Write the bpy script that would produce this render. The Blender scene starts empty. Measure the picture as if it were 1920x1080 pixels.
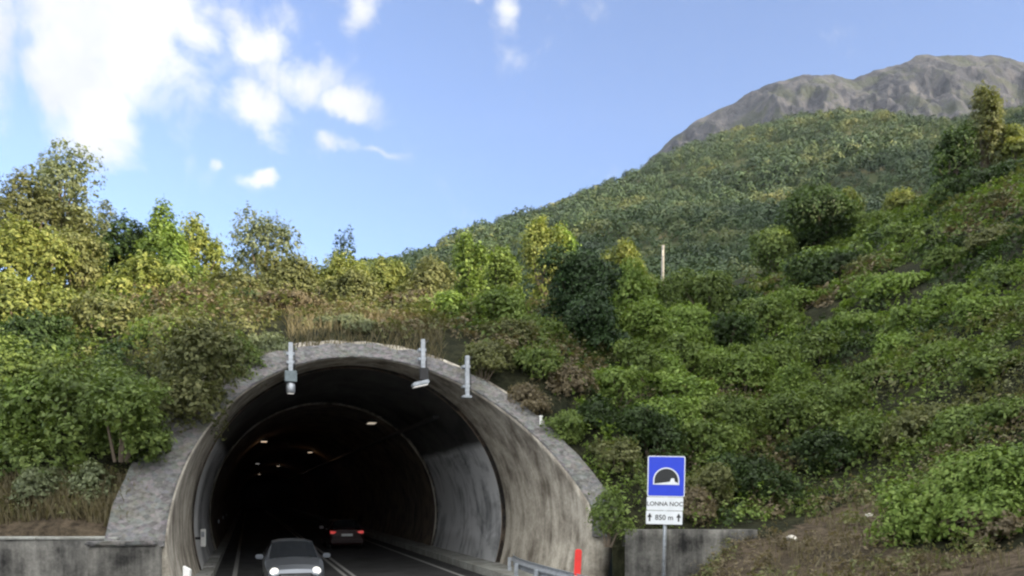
import bpy, math, random
import numpy as np
from mathutils import Vector, noise as mnoise

sc = bpy.context.scene
col = sc.collection
R_ = math.radians
F, HOR, CAMZ = 1520.0, 931.0, 2.5          # focal length and horizon in photo pixels, camera height

# ---------------------------------------------------------------- camera
cd = bpy.data.cameras.new('camera'); cam = bpy.data.objects.new('camera', cd); col.objects.link(cam)
cam.location = (0, 0, CAMZ); cam.rotation_euler = (R_(90), 0, 0)
cd.sensor_width = 36; cd.lens = 36*F/1920; cd.shift_y = (HOR-540)/1920
cd.clip_start = 0.1; cd.clip_end = 8000
sc.camera = cam

# ---------------------------------------------------------------- light
SUN_EL, SUN_A = R_(17), R_(58)             # A: from straight behind the camera towards the right
sdir = Vector((math.cos(SUN_EL)*math.sin(SUN_A), -math.cos(SUN_EL)*math.cos(SUN_A), math.sin(SUN_EL)))
sd = bpy.data.lights.new('sun', 'SUN'); sun = bpy.data.objects.new('sun', sd); col.objects.link(sun)
sd.energy = 5.0; sd.angle = R_(0.5); sd.color = (1.0, 0.85, 0.60)
sun.rotation_euler = sdir.to_track_quat('Z', 'Y').to_euler()
sun.location = (60, -40, 60)
sc.view_settings.view_transform = 'Standard'; sc.view_settings.look = 'None'
sc.view_settings.exposure = 1.25; sc.view_settings.gamma = 1
sc.cycles.filter_width = 2.3
try:
    sc.cycles.max_bounces = 6; sc.cycles.diffuse_bounces = 3; sc.cycles.transmission_bounces = 3
    sc.cycles.transparent_max_bounces = 4; sc.cycles.volume_bounces = 0
except Exception: pass

class NT:
    def __init__(s, tree): s.t = tree; s.t.nodes.clear()
    def n(s, typ, **kw):
        nd = s.t.nodes.new(typ)
        for k, v in kw.items(): setattr(nd, k, v)
        return nd
    def l(s, a, b): s.t.links.new(a, b)
    def m(s, op, a, b=None, c=None, clamp=False):
        nd = s.t.nodes.new('ShaderNodeMath'); nd.operation = op; nd.use_clamp = clamp
        for i, v in enumerate((a, b, c)):
            if v is None: continue
            if isinstance(v, (int, float)): nd.inputs[i].default_value = v
            else: s.l(v, nd.inputs[i])
        return nd.outputs[0]
    def mix(s, f, a, b, typ='MIX'):
        nd = s.t.nodes.new('ShaderNodeMix'); nd.data_type = 'RGBA'; nd.blend_type = typ
        for sock, v in ((nd.inputs[0], f), (nd.inputs[6], a), (nd.inputs[7], b)):
            if isinstance(v, (int, float)): sock.default_value = v
            elif isinstance(v, (tuple, list)): sock.default_value = (*v, 1) if len(v) == 3 else v
            else: s.l(v, sock)
        return nd.outputs[2]
    def noise(s, vec, scale, detail=4, rough=.55, dist=0):
        nd = s.t.nodes.new('ShaderNodeTexNoise'); nd.inputs['Scale'].default_value = scale
        nd.inputs['Detail'].default_value = detail; nd.inputs['Roughness'].default_value = rough
        nd.inputs['Distortion'].default_value = dist
        if vec is not None: s.l(vec, nd.inputs['Vector'])
        return nd.outputs[0]
    def ramp(s, f, stops):
        nd = s.t.nodes.new('ShaderNodeValToRGB'); e = nd.color_ramp.elements
        while len(e) < len(stops): e.new(.5)
        for el, (p, c) in zip(e, stops):
            el.position = p; el.color = (*c, 1) if isinstance(c, (tuple, list)) else (c, c, c, 1)
        s.l(f, nd.inputs[0]); return nd.outputs[0]
    def scale(s, vec, v):
        nd = s.t.nodes.new('ShaderNodeVectorMath'); nd.operation = 'MULTIPLY'; s.l(vec, nd.inputs[0])
        nd.inputs[1].default_value = v; return nd.outputs[0]

# ---------------------------------------------------------------- sky with clouds (by direction, as in a sky panorama)
w = bpy.data.worlds.new('World'); sc.world = w; w.use_nodes = True
n = NT(w.node_tree)
tc = n.n('ShaderNodeTexCoord'); d = tc.outputs['Generated']
sky = n.n('ShaderNodeTexSky', sky_type='NISHITA', sun_disc=False, sun_elevation=SUN_EL, sun_rotation=math.pi-SUN_A)
sky.altitude = 300; sky.air_density = 1.0; sky.dust_density = 0.35; sky.ozone_density = 3.0
sx = n.n('ShaderNodeSeparateXYZ'); n.l(d, sx.inputs[0])
az = n.m('ARCTAN2', sx.outputs[0], sx.outputs[1]); el = n.m('ARCSINE', sx.outputs[2])
wn = n.n('ShaderNodeTexNoise'); n.l(d, wn.inputs['Vector']); wn.inputs['Scale'].default_value = 9; wn.inputs['Detail'].default_value = 5
ws = n.n('ShaderNodeSeparateXYZ'); n.l(wn.outputs['Color'], ws.inputs[0])
az = n.m('ADD', az, n.m('MULTIPLY', n.m('SUBTRACT', ws.outputs[0], .5), .13))
el = n.m('ADD', el, n.m('MULTIPLY', n.m('SUBTRACT', ws.outputs[1], .5), .13))
CL = [(205, 40, 180, 115, 1.4), (145, 165, 95, 120, 1.4), (355, 15, 62, 70, 1.05), (265, 115, 85, 55, .95), (60, 120, 45, 70, .55), (-120, 60, 120, 160, .9),
      (565, 120, 95, 52, .92), (460, 175, 60, 62, .85), (645, 172, 60, 32, 1.0), (478, 52, 50, 34, .9), (530, 30, 60, 40, .5),
      (675, 25, 36, 55, .85), (972, 38, 32, 46, .85), (895, 4, 34, 24, .8), (628, 274, 48, 28, .8), (715, 285, 60, 16, .5),
      (485, 322, 28, 22, .9), (412, 278, 14, 24, .6), (1180, -220, 260, 120, 1.0), (300, -300, 400, 160, 1.2)]
tot = None
for (cx, cy, rx, ry, amp) in CL:
    tx, tz = (cx-960)/F, (HOR-cy)/F
    a0 = math.atan(tx); c_ = math.cos(a0); e0 = math.atan(tz*c_)
    a = n.m('DIVIDE', n.m('SUBTRACT', az, a0), rx/F*c_*c_)
    b = n.m('DIVIDE', n.m('SUBTRACT', el, e0), ry/F*.8)
    q = n.m('ADD', n.m('MULTIPLY', a, a), n.m('MULTIPLY', b, b))
    g = n.m('MULTIPLY', n.m('EXPONENT', n.m('MULTIPLY', q, -.8)), amp)
    tot = g if tot is None else n.m('MAXIMUM', tot, g)
fb = n.noise(d, 13, 9, .6, .4)
dens = n.m('ADD', tot, n.m('MULTIPLY', n.m('SUBTRACT', fb, .52), 1.9))
mr = n.n('ShaderNodeMapRange', interpolation_type='SMOOTHSTEP'); n.l(dens, mr.inputs[0])
mr.inputs[1].default_value = .12; mr.inputs[2].default_value = .92
ind = n.noise(d, 7, 5, .55)
ccol = n.ramp(ind, [(.36, (2.8, 2.9, 3.05)), (.58, (3.95, 3.9, 3.75))])
skyc = n.mix(n.m('MULTIPLY', mr.outputs[0], .95), n.mix(1, sky.outputs[0], (1.10, .97, 1.05), 'MULTIPLY'), ccol)
# bright unseen clouds added over and behind the viewer to fill the shade
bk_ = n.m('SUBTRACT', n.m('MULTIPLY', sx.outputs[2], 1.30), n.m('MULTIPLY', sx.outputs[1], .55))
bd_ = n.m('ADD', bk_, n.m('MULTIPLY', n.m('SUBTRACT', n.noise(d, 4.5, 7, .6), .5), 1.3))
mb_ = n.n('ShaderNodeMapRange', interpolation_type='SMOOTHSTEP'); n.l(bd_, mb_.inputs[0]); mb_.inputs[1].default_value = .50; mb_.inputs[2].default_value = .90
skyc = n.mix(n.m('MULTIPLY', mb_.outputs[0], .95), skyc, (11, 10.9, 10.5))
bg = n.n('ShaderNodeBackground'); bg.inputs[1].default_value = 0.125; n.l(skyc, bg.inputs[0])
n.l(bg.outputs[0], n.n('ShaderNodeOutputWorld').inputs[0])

# ---------------------------------------------------------------- helpers
def tag(o, label=None, cat=None, group=None, kind=None):
    if label: o['label'] = label
    if cat: o['category'] = cat
    if group: o['group'] = group
    if kind: o['kind'] = kind
    return o
def link(name, me, mat=None, parent=None):
    o = bpy.data.objects.new(name, me); col.objects.link(o)
    if mat is not None and not me.materials: me.materials.append(mat)
    if parent is not None: o.parent = parent
    return o
def empty(name, loc=(0, 0, 0), rz=0):
    o = bpy.data.objects.new(name, None); col.objects.link(o); o.location = loc; o.rotation_euler = (0, 0, rz)
    o.empty_display_size = .2
    return o
def quads_mesh(name, V, nv=4):
    V = np.asarray(V, np.float32).reshape(-1, 3); nq = len(V)//nv
    me = bpy.data.meshes.new(name); me.vertices.add(len(V)); me.vertices.foreach_set('co', V.ravel())
    me.loops.add(nq*nv); me.loops.foreach_set('vertex_index', np.arange(nq*nv, dtype=np.int32))
    me.polygons.add(nq); me.polygons.foreach_set('loop_start', np.arange(0, nq*nv, nv, dtype=np.int32))
    me.update(calc_edges=True); return me
def grid_mesh(name, P, mask=None, smooth=True):
    """P: (ny,nx,3); mask of kept vertices"""
    ny, nx = P.shape[:2]; me = bpy.data.meshes.new(name)
    me.vertices.add(ny*nx); me.vertices.foreach_set('co', P.astype(np.float32).ravel())
    i = (np.arange(ny-1)[:, None]*nx+np.arange(nx-1)[None]).astype(np.int32)
    q = np.stack([i, i+1, i+nx+1, i+nx], -1).reshape(-1, 4)
    if mask is not None:
        mk = mask.ravel(); q = q[mk[q].all(1)]
    me.loops.add(q.size); me.loops.foreach_set('vertex_index', q.ravel())
    me.polygons.add(len(q)); me.polygons.foreach_set('loop_start', np.arange(0, q.size, 4, dtype=np.int32))
    me.update(calc_edges=True)
    if smooth: me.polygons.foreach_set('use_smooth', np.ones(len(q), bool))
    return me
class MB:
    def __init__(s): s.v = []; s.f = []
    def add(s, v, f):
        b = len(s.v); s.v += [tuple(p) for p in v]; s.f += [tuple(b+i for i in q) for q in f]
    def box(s, x0, x1, y0, y1, z0, z1, fn=None):
        v = [(x, y, z) for z in (z0, z1) for y in (y0, y1) for x in (x0, x1)]
        if fn: v = [fn(*p) for p in v]
        s.add(v, [(0, 2, 3, 1), (4, 5, 7, 6), (0, 1, 5, 4), (2, 6, 7, 3), (0, 4, 6, 2), (1, 3, 7, 5)])
    def tube(s, pts, rad, k=8, cap=True):
        pts = [Vector(p) for p in pts]
        if not hasattr(rad, '__len__'): rad = [rad]*len(pts)
        rings = []
        for i, p in enumerate(pts):
            t = (pts[min(i+1, len(pts)-1)]-pts[max(i-1, 0)]).normalized()
            a = t.orthogonal().normalized() if i == 0 else (a-t*a.dot(t)).normalized()
            b = t.cross(a)
            rings.append([p+(a*math.cos(2*math.pi*j/k)+b*math.sin(2*math.pi*j/k))*rad[i] for j in range(k)])
        v = [p for r in rings for p in r]; f = []
        for i in range(len(pts)-1):
            for j in range(k):
                f.append((i*k+j, i*k+(j+1) % k, (i+1)*k+(j+1) % k, (i+1)*k+j))
        if cap: f.append(tuple(range(k))[::-1]); f.append(tuple((len(pts)-1)*k+j for j in range(k)))
        s.add(v, f)
    def lathe(s, prof, c=(0, 0, 0), axis='z', k=16):
        v = []; m = len(prof)
        for j in range(k):
            a = 2*math.pi*j/k
            for r, h in prof:
                p = (r*math.cos(a), r*math.sin(a), h)
                if axis == 'x': p = (p[2], p[0], p[1])
                if axis == 'y': p = (p[0], p[2], p[1])
                v.append((p[0]+c[0], p[1]+c[1], p[2]+c[2]))
        f = [(j*m+i, ((j+1) % k)*m+i, ((j+1) % k)*m+i+1, j*m+i+1) for j in range(k) for i in range(m-1)]
        s.add(v, f)
    def prism(s, poly, y0, y1):
        """poly in (x,z), extruded in y"""
        k = len(poly); v = [(x, y0, z) for x, z in poly]+[(x, y1, z) for x, z in poly]
        f = [tuple(range(k)), tuple(range(2*k-1, k-1, -1))]+[(i, i+k, (i+1) % k+k, (i+1) % k) for i in range(k)]
        s.add(v, f)
    def build(s, name, mat, parent=None, bevel=0, smooth=False):
        me = bpy.data.meshes.new(name); me.from_pydata(s.v, [], s.f); me.update()
        o = link(name, me, mat, parent)
        import bmesh
        bm = bmesh.new(); bm.from_mesh(me); bmesh.ops.recalc_face_normals(bm, faces=bm.faces)
        if bevel: bmesh.ops.bevel(bm, geom=list(bm.edges), offset=bevel, segments=2, affect='EDGES', clamp_overlap=True)
        if smooth:
            for f in bm.faces: f.smooth = True
        bm.to_mesh(me); bm.free()
        return o

# ---------------------------------------------------------------- materials
M = {}
def mat(name, fn):
    m = bpy.data.materials.new(name); m.use_nodes = True; n = NT(m.node_tree)
    b = n.n('ShaderNodeBsdfPrincipled'); out = n.n('ShaderNodeOutputMaterial'); n.l(b.outputs[0], out.inputs[0])
    tc = n.n('ShaderNodeTexCoord'); fn(n, b, tc.outputs['Object'], out); M[name] = m; return m
def setb(b, col=None, rough=None, metal=None, spec=None):
    if col is not None: b.inputs['Base Color'].default_value = (*col, 1)
    if rough is not None: b.inputs['Roughness'].default_value = rough
    if metal is not None: b.inputs['Metallic'].default_value = metal
    if spec is not None: b.inputs['Specular IOR Level'].default_value = spec
def bump(n, b, h, strength=.5, dist=.03):
    bp = n.n('ShaderNodeBump'); bp.inputs['Strength'].default_value = strength; bp.inputs['Distance'].default_value = dist
    n.l(h, bp.inputs['Height']); n.l(bp.outputs[0], b.inputs['Normal'])
def plain(name, c, rough=.6, metal=0, var=.25, sc_=6):
    def fn(n, b, P, out):
        setb(b, c, rough, metal)
        f = n.noise(P, sc_, 5, .6)
        k = n.ramp(f, [(.3, 1-var), (.7, 1+var)])
        n.l(n.mix(1, c, k, 'MULTIPLY'), b.inputs['Base Color'])
    return mat(name, fn)
def foliage(name, c1, c2, c3, trans=.3, nscale=.9, isw=.5, stops=(.15, .5, .9)):
    """three leaf tints; per-leaf and per-clump variation of the leaf colour"""
    def fn(n, b, P, out):
        g = n.n('ShaderNodeNewGeometry')
        oi = n.n('ShaderNodeObjectInfo')
        isl = g.outputs['Random Per Island']
        f = n.noise(P, nscale, 3, .6)
        t = n.m('ADD', n.m('MULTIPLY', isl, isw), n.m('MULTIPLY', n.m('SUBTRACT', f, .25), 1.5-isw))
        c = n.ramp(t, list(zip(stops, (c1, c2, c3))))
        k = n.m('ADD', .82, n.m('MULTIPLY', oi.outputs['Random'], .36))
        cm = n.n('ShaderNodeVectorMath', operation='SCALE'); n.l(c, cm.inputs[0]); n.l(k, cm.inputs['Scale'])
        c = cm.outputs[0]
        n.l(c, b.inputs['Base Color']); setb(b, None, .55, 0, .25)
        tr = n.n('ShaderNodeBsdfTranslucent'); n.l(n.mix(1, c, (1.25, 1.3, .7), 'MULTIPLY'), tr.inputs[0])
        mx = n.n('ShaderNodeMixShader'); mx.inputs[0].default_value = trans
        n.l(b.outputs[0], mx.inputs[1]); n.l(tr.outputs[0], mx.inputs[2]); n.l(mx.outputs[0], out.inputs[0])
    return mat(name, fn)
foliage('leaf_dark', (.018, .032, .010), (.036, .064, .017), (.066, .110, .028))
foliage('leaf_mid', (.056, .086, .020), (.112, .164, .038), (.195, .250, .066))
foliage('leaf_bright', (.072, .118, .022), (.150, .225, .044), (.250, .320, .085))
foliage('leaf_yellow', (0.085, 0.112, 0.028), (0.17, 0.2, 0.05), (0.3, 0.3, 0.09))
foliage('leaf_olive', (0.07, 0.082, 0.03), (0.132, 0.146, 0.056), (0.215, 0.215, 0.09))
foliage('leaf_brown', (0.075, 0.062, 0.04), (0.135, 0.11, 0.066), (0.2, 0.165, 0.1))
foliage('leaf_grey', (0.085, 0.105, 0.055), (0.145, 0.172, 0.092), (0.22, 0.24, 0.14))
foliage('forest_leaf', (.023, .040, .019), (.045, .073, .028), (.155, .155, .052), .12, .022, .05, (.15, .44, .72))  # yellow tint in noise patches stands in for sunlit bands of forest
foliage('dry_grass', (.085, .075, .038), (.14, .12, .068), (.20, .17, .105), .25, .6)
foliage('leaf_ivy', (.010, .020, .008), (.020, .042, .012), (.038, .078, .020), .15)
plain('bark', (.12, .095, .07), .9)

def f_soil(n, b, P, out):
    f = n.noise(P, .5, 6, .65); g = n.noise(P, 5, 6, .7)
    c = n.ramp(f, [(.3, (.045, .038, .026)), (.5, (.092, .072, .05)), (.7, (.15, .118, .085))])
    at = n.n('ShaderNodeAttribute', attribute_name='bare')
    und = n.ramp(n.noise(P, .9, 6, .7), [(.35, (.012, .015, .008)), (.65, (.034, .035, .018))])  # undergrowth litter, darkened further to paint shadow gaps between the bushes
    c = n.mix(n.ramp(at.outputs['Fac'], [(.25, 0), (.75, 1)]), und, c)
    c = n.mix(1, c, n.ramp(g, [(.36, .45), (.62, 1.4)]), 'MULTIPLY')
    n.l(c, b.inputs['Base Color']); setb(b, None, .95, 0, .1); bump(n, b, g, 1, .2)
mat('soil', f_soil)
def f_hill(n, b, P, out):
    f = n.noise(P, .03, 6, .65)
    c = n.ramp(f, [(.3, (.022, .035, .014)), (.55, (.045, .052, .022)), (.72, (.12, .10, .055))])
    n.l(c, b.inputs['Base Color']); setb(b, None, .95, 0, .1)
mat('hill_ground', f_hill)
def f_rock(n, b, P, out):
    f = n.noise(P, .012, 9, .68); v = n.noise(n.scale(P, (1, 1, .35)), .03, 8, .7)
    c = n.ramp(v, [(.34, (.017, .020, .030)), (.5, (.050, .052, .066)), (.64, (.095, .092, .098))])
    gmask = n.ramp(n.noise(P, .02, 7, .7), [(.5, 0), (.6, 1)])
    c = n.mix(n.m('MULTIPLY', gmask, .55), c, (.045, .055, .03))
    n.l(c, b.inputs['Base Color']); setb(b, None, .95, 0, .1); bump(n, b, v, 1, 14)
mat('rock', f_rock)
def concrete(name, c, dark, streak=True, rs=1.0):
    def fn(n, b, P, out):
        f = n.noise(P, 1.1, 8, .65); s = n.noise(n.scale(P, (2.6, 2.6, .22)), 1.0, 6, .65); g = n.noise(P, 14, 6, .7)
        t = n.m('ADD', n.m('MULTIPLY', f, .55), n.m('MULTIPLY', s, .45)) if streak else f
        cc = n.ramp(t, [(.40, dark), (.49, tuple(.5*(a+b_) for a, b_ in zip(c, dark))), (.58, c)])
        cc = n.mix(1, cc, n.ramp(g, [(.3, .72), (.7, 1.2)]), 'MULTIPLY')
        n.l(cc, b.inputs['Base Color']); setb(b, None, .9, 0, .2); bump(n, b, g, .5*rs, .02)
    return mat(name, fn)
concrete('concrete_warm', (.48, .445, .38), (.15, .13, .105))
concrete('concrete_wall', (.20, .195, .18), (.022, .022, .022))
concrete('concrete_pale', (.36, .37, .35), (.20, .20, .18))
concrete('concrete_soot', (.22, .17, .13), (.06, .05, .042))
concrete('asphalt', (.055, .055, .057), (.035, .035, .036), False)
def f_stone(n, b, P, out):
    v = n.n('ShaderNodeTexVoronoi'); v.inputs['Scale'].default_value = 7; n.l(P, v.inputs['Vector'])
    g = n.noise(P, 9, 7, .7); big = n.noise(P, 1.3, 4, .6)
    c = n.mix(.35, (.165, .155, .15), v.outputs['Color'], 'OVERLAY')
    c = n.mix(1, c, (.86, .82, .80), 'MULTIPLY')
    hs = n.n('ShaderNodeHueSaturation'); hs.inputs['Saturation'].default_value = .18; n.l(c, hs.inputs['Color']); c = hs.outputs[0]
    c = n.mix(1, c, n.ramp(g, [(.32, .5), (.5, .95), (.7, 1.2)]), 'MULTIPLY')
    c = n.mix(n.ramp(big, [(.55, 0), (.72, .5)]), c, (.10, .10, .06))
    n.l(c, b.inputs['Base Color']); setb(b, None, .95, 0, .1)
    bump(n, b, n.m('ADD', v.outputs['Distance'], g), .9, .05)
mat('stone', f_stone)
def f_paint_lining(n, b, P, out):
    sp = n.n('ShaderNodeSeparateXYZ'); n.l(P, sp.inputs[0])
    f = n.noise(n.scale(P, (1, .5, .5)), .9, 8, .65, .6); s = n.noise(n.scale(P, (1, 2.2, .2)), 1.2, 6, .65)
    edge = n.m('ADD', sp.outputs[2], n.m('MULTIPLY', n.m('SUBTRACT', f, .5), .5))
    paint = n.ramp(n.m('DIVIDE', edge, 8), [(.10, .75), (.14, 1), (.52, 1), (.55, 0)])
    white = n.ramp(n.m('ADD', n.m('MULTIPLY', f, .7), n.m('MULTIPLY', s, .3)), [(.33, (.04, .042, .046)), (.42, (.32, .33, .345)), (.52, (.66, .67, .69))])
    dark = n.ramp(f, [(.35, (.02, .019, .018)), (.65, (.085, .082, .078))])
    n.l(n.mix(paint, dark, white), b.inputs['Base Color']); setb(b, None, .7, 0, .3)
mat('painted_lining', f_paint_lining)
plain('galvanised', (.40, .43, .47), .5, .6, .3, 12)
plain('grey_box', (.16, .20, .22), .5, .1)
plain('dark_metal', (.03, .03, .032), .5, .3)
plain('white_paint', (.80, .80, .78), .5, 0, .06)
plain('road_paint', (.30, .30, .29), .7, 0, .25, 9)
plain('sign_blue', (.010, .045, .62), .35, 0, .05)
plain('sign_black', (.012, .014, .016), .4, 0, .1)
plain('sign_white', (.74, .78, .82), .35, 0, .05)
plain('sign_back', (.30, .31, .32), .5, .5)
plain('red_plastic', (.72, .035, .03), .45, 0, .12)
plain('wood_pole', (.20, .19, .175), .9, 0, .2, 3)
plain('silver_paint', (.17, .185, .21), .28, .75, .05)
plain('maroon_paint', (.022, .004, .004), .3, .2, .05)
plain('glass_dark', (.012, .014, .017), .06, 0, .05)
plain('tyre', (.015, .015, .015), .8)
plain('rim', (.35, .36, .37), .35, .8)
plain('black_plastic', (.02, .02, .021), .55)
plain('plate', (.75, .76, .74), .4, 0, .05)
plain('pale_stone', (.5, .47, .42), .9)
def emit(name, c, s):
    def fn(n, b, P, out):
        setb(b, c, .3); b.inputs['Emission Color'].default_value = (*c, 1); b.inputs['Emission Strength'].default_value = s
    return mat(name, fn)
emit('headlamp', (1, .97, .90), .42); emit('taillamp', (.9, .10, .09), .16)
emit('tunnel_lamp_lens', (1, .86, .68), .2); emit('flood_lens', (1, .96, .9), .12)

# ---------------------------------------------------------------- tunnel frame: local x = across (u), y = along (s)
TH, UC = 0.315, -3.366
T0 = (-UC*math.cos(TH), -UC*math.sin(TH), 0)
cT, sT = math.cos(TH), math.sin(TH)
TR, TZ, S0, TE, TK, S2 = 4.97, 1.727, 26.24, 1.405, 1.297, 36.66
ZT = TR+TZ
def su2xy(s, u): return -s*sT+(u-UC)*cT, s*cT+(u-UC)*sT
def xy2su(x, y):
    dx, dy = x-T0[0], y-T0[1]
    return -dx*sT+dy*cT, dx*cT+dy*sT
def s_lip(z, u=0): return S0-TE-TK*(ZT-max(z, 2.25 if u > 0 else 1.5))
def wshell(a): c = math.cos(a); return .54+(.16 if c > 0 else .58)*c*c
def pix(x, y, Y): return ((x-960)/F*Y, Y, CAMZ-(y-HOR)/F*Y)

# ---------------------------------------------------------------- terrain
CP = []
def cc(px, *knots):
    for Y, z in knots: CP.append(((px-960)/F*Y, Y, z))
for X in (-8.6, -10.5, -13, -17, -24, -34): CP.append((X, 16.9, 1.55))
cc(-260, (21, 3.0), (26, 6.5), (33, 11), (42, 14.5), (55, 15), (90, 14))
cc(0, (20, 3.2), (25, 5.8), (32, 9.5), (40, 12.3), (50, 13), (75, 11), (120, 10))
cc(220, (19, 3.3), (23, 5.4), (30, 9.2), (38, 11.4), (48, 11.6), (70, 10))
cc(400, (23, 6.0), (28, 8.7), (36, 10.8), (46, 11.2), (70, 10), (120, 10))
cc(560, (27, 8.2), (33, 10.0), (42, 10.8), (60, 10.5))
cc(720, (27, 8.1), (31, 9.5), (38, 10.6), (50, 11), (75, 10.5), (120, 14))
cc(900, (28, 7.9), (33, 9.7), (41, 11.4), (55, 12.2), (80, 13))
cc(1100, (26, 5.3), (30, 7.6), (36, 10), (46, 12.4), (60, 14.2), (90, 18))
cc(1250, (23.5, 2.4), (27, 4.6), (32, 7.2), (38, 9.6), (47, 12.6), (60, 16.2), (90, 23), (120, 28))
cc(1400, (20.3, 1.7), (24, 2.3), (28, 4.2), (33, 7.2), (40, 10.8), (50, 14.4), (62, 18.5))
cc(1520, (19, 1.25), (24, 2.4), (27, 3.5), (31, 6.0), (37, 9.6), (45, 13.6), (54, 17.4), (66, 21.5), (95, 30))
cc(1660, (17.5, 1.3), (22, 2.5), (26, 4.4), (31, 7.6), (38, 12.4), (46, 16.8), (55, 20.8), (70, 26))
cc(1900, (15, 1.35), (18, 2.2), (22, 4.4), (28, 8.4), (34, 12.6), (42, 17.4), (50, 21.6), (62, 27), (80, 33), (120, 42))
cc(2300, (10, 1.9), (14, 4.2), (20, 9), (28, 15), (38, 22.5), (50, 30), (70, 38))
for p in [(5, 19.6, 1.1), (4.0, 14, .3), (4.2, 8, .2), (4.5, 0, .2), (5, -14, .2), (4.5, -30, .2), (8.5, 0, 2.5), (9, -14, 2.5), (14, -2, 7), (15, -18, 7),
          (20, 5, 12), (21, -8, 12.5), (22, -25, 12.5), (27, 12, 18.5), (28, -2, 19), (28, -15, 18.5), (30, -32, 18), (36, 20, 25), (36, 4, 23), (36, -12, 22),
          (48, 36, 31), (48, 14, 26), (50, -8, 23), (50, -32, 22), (70, 40, 33), (75, 10, 26), (75, -30, 22), (100, 60, 40), (100, 0, 26)]: CP.append(p)
for s in (18.6, 20.5, 22.5, 24.3):
    for u in (-6.9, 6.4):
        x, y = su2xy(s, u); CP.append((x, y, ZT-(S0-TE-s)/TK+.1))
for u in (-4, -2, 0, 2, 4):
    for s in (25.6, 27):
        x, y = su2xy(s, u); CP.append((x, y, 7.25+(s-25.6)*.55-.02*u*u))
CP = np.array(CP)
def tps(r): return np.where(r > 1e-9, r*r*np.log(np.maximum(r, 1e-9)), 0)
N_ = len(CP); A_ = tps(np.sqrt(((CP[:, None, :2]-CP[None, :, :2])**2).sum(-1)))+np.eye(N_)*3.0
Pm = np.c_[np.ones(N_), CP[:, :2]]
W_ = np.linalg.solve(np.block([[A_, Pm], [Pm.T, np.zeros((3, 3))]]), np.r_[CP[:, 2], 0, 0, 0])
GX0, GX1, GY0, GY1, GS = -46, 104, -34, 124, .33
gx = np.arange(GX0, GX1, GS); gy = np.arange(GY0, GY1, GS); GXX, GYY = np.meshgrid(gx, gy)
def hill_raw(x, y):
    o = np.empty(x.size); xf, yf = x.ravel(), y.ravel()
    for i in range(0, x.size, 20000):
        X, Y = xf[i:i+20000], yf[i:i+20000]
        r = np.sqrt((X[:, None]-CP[:, 0])**2+(Y[:, None]-CP[:, 1])**2)
        o[i:i+20000] = tps(r)@W_[:N_]+W_[N_]+W_[N_+1]*X+W_[N_+2]*Y
    return o.reshape(x.shape)
def vnoise(x, y, sc_, seed=0):
    r = np.random.default_rng(seed); G = r.random((256, 256))*2-1
    X, Y = x/sc_+900, y/sc_+900; ix, iy = np.floor(X).astype(int), np.floor(Y).astype(int); fx, fy = X-ix, Y-iy
    fx, fy = fx*fx*(3-2*fx), fy*fy*(3-2*fy); g = lambda a, b: G[a % 256, b % 256]
    return (g(ix, iy)*(1-fx)+g(ix+1, iy)*fx)*(1-fy)+(g(ix, iy+1)*(1-fx)+g(ix+1, iy+1)*fx)*fy
def fbm(x, y, sc_, oct=4, seed=0): return sum(vnoise(x, y, sc_/2**k, seed+k)/2**k for k in range(oct))
HZ = hill_raw(GXX, GYY)
near_portal = np.exp(-(((GXX+2)/12)**2+((GYY-21)/7)**2))
HZ += fbm(GXX, GYY, 4, 4, 3)*.32*(1-.85*near_portal)+fbm(GXX, GYY, 14, 2, 9)*.9*np.clip((np.abs(GXX-22)+np.abs(GYY-4)-10)/-10+.6, 0, 1)
GSS, GUU = xy2su(GXX, GYY)
front_r = (GYY < 20.2) & (GXX > -2)
HZ = np.where(front_r, np.minimum(HZ, .78*(GXX-3.75)), HZ)
HZ = np.where((GYY < 16.8) & (GXX <= -2), -.03, HZ)
rm = TR+.12
inhole = (np.abs(GUU) < rm) & (GSS < S0-1) & (GSS > 16)
zex = TZ+np.sqrt(np.maximum(rm*rm-GUU**2, 0)); zpl = ZT-(S0-TE-GSS)/TK
inhole &= (zpl-.32 < zex)
side = (np.abs(GUU) < TR+1.7) & (np.abs(GUU) > TR-2.5) & (GSS > 17.6) & (GSS < S0) & ~inhole & (GYY > np.where(GUU < 0, 17.0, 20.5))
HZ = np.where(side, np.maximum(HZ, np.minimum(zpl-.32, TZ+TR+.4)), HZ)
rim = (np.abs(GUU) < TR+1.3) & (GSS > 17.6) & (GSS < S0-TE+1.5) & ~inhole
HZ = np.where(rim, np.minimum(HZ, zpl-.32), HZ)
over = (np.abs(GUU) < TR+.6) & (GSS >= S0-TE+1.5)
HZ = np.where(over & ~inhole, np.maximum(HZ, TZ+np.sqrt(np.maximum((TR+.45)**2-GUU**2, 0))), HZ)
HZ = np.where((GSS < 16.5) & (np.abs(GUU+.4) < 4.6) & (GYY > 5), -.03, HZ)
HZ = np.maximum(HZ, -.03)
def T(x, y):
    x, y = np.asarray(x, float), np.asarray(y, float)
    fx = np.clip((x-GX0)/GS, 0, len(gx)-1.001); fy = np.clip((y-GY0)/GS, 0, len(gy)-1.001)
    ix, iy = fx.astype(int), fy.astype(int); fx, fy = fx-ix, fy-iy
    return (HZ[iy, ix]*(1-fx)+HZ[iy, ix+1]*fx)*(1-fy)+(HZ[iy+1, ix]*(1-fx)+HZ[iy+1, ix+1]*fx)*fy
gm = grid_mesh('hillside', np.stack([GXX, GYY, HZ], -1), ~inhole)
bare = lambda px, py: (((px > 1270) & (py > 1015-.40*np.clip(px-1420, 0, 280))) & (py > 905) & ((px < 1690) | (py > 1035))) | ((px < 300) & (py > 905))
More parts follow.
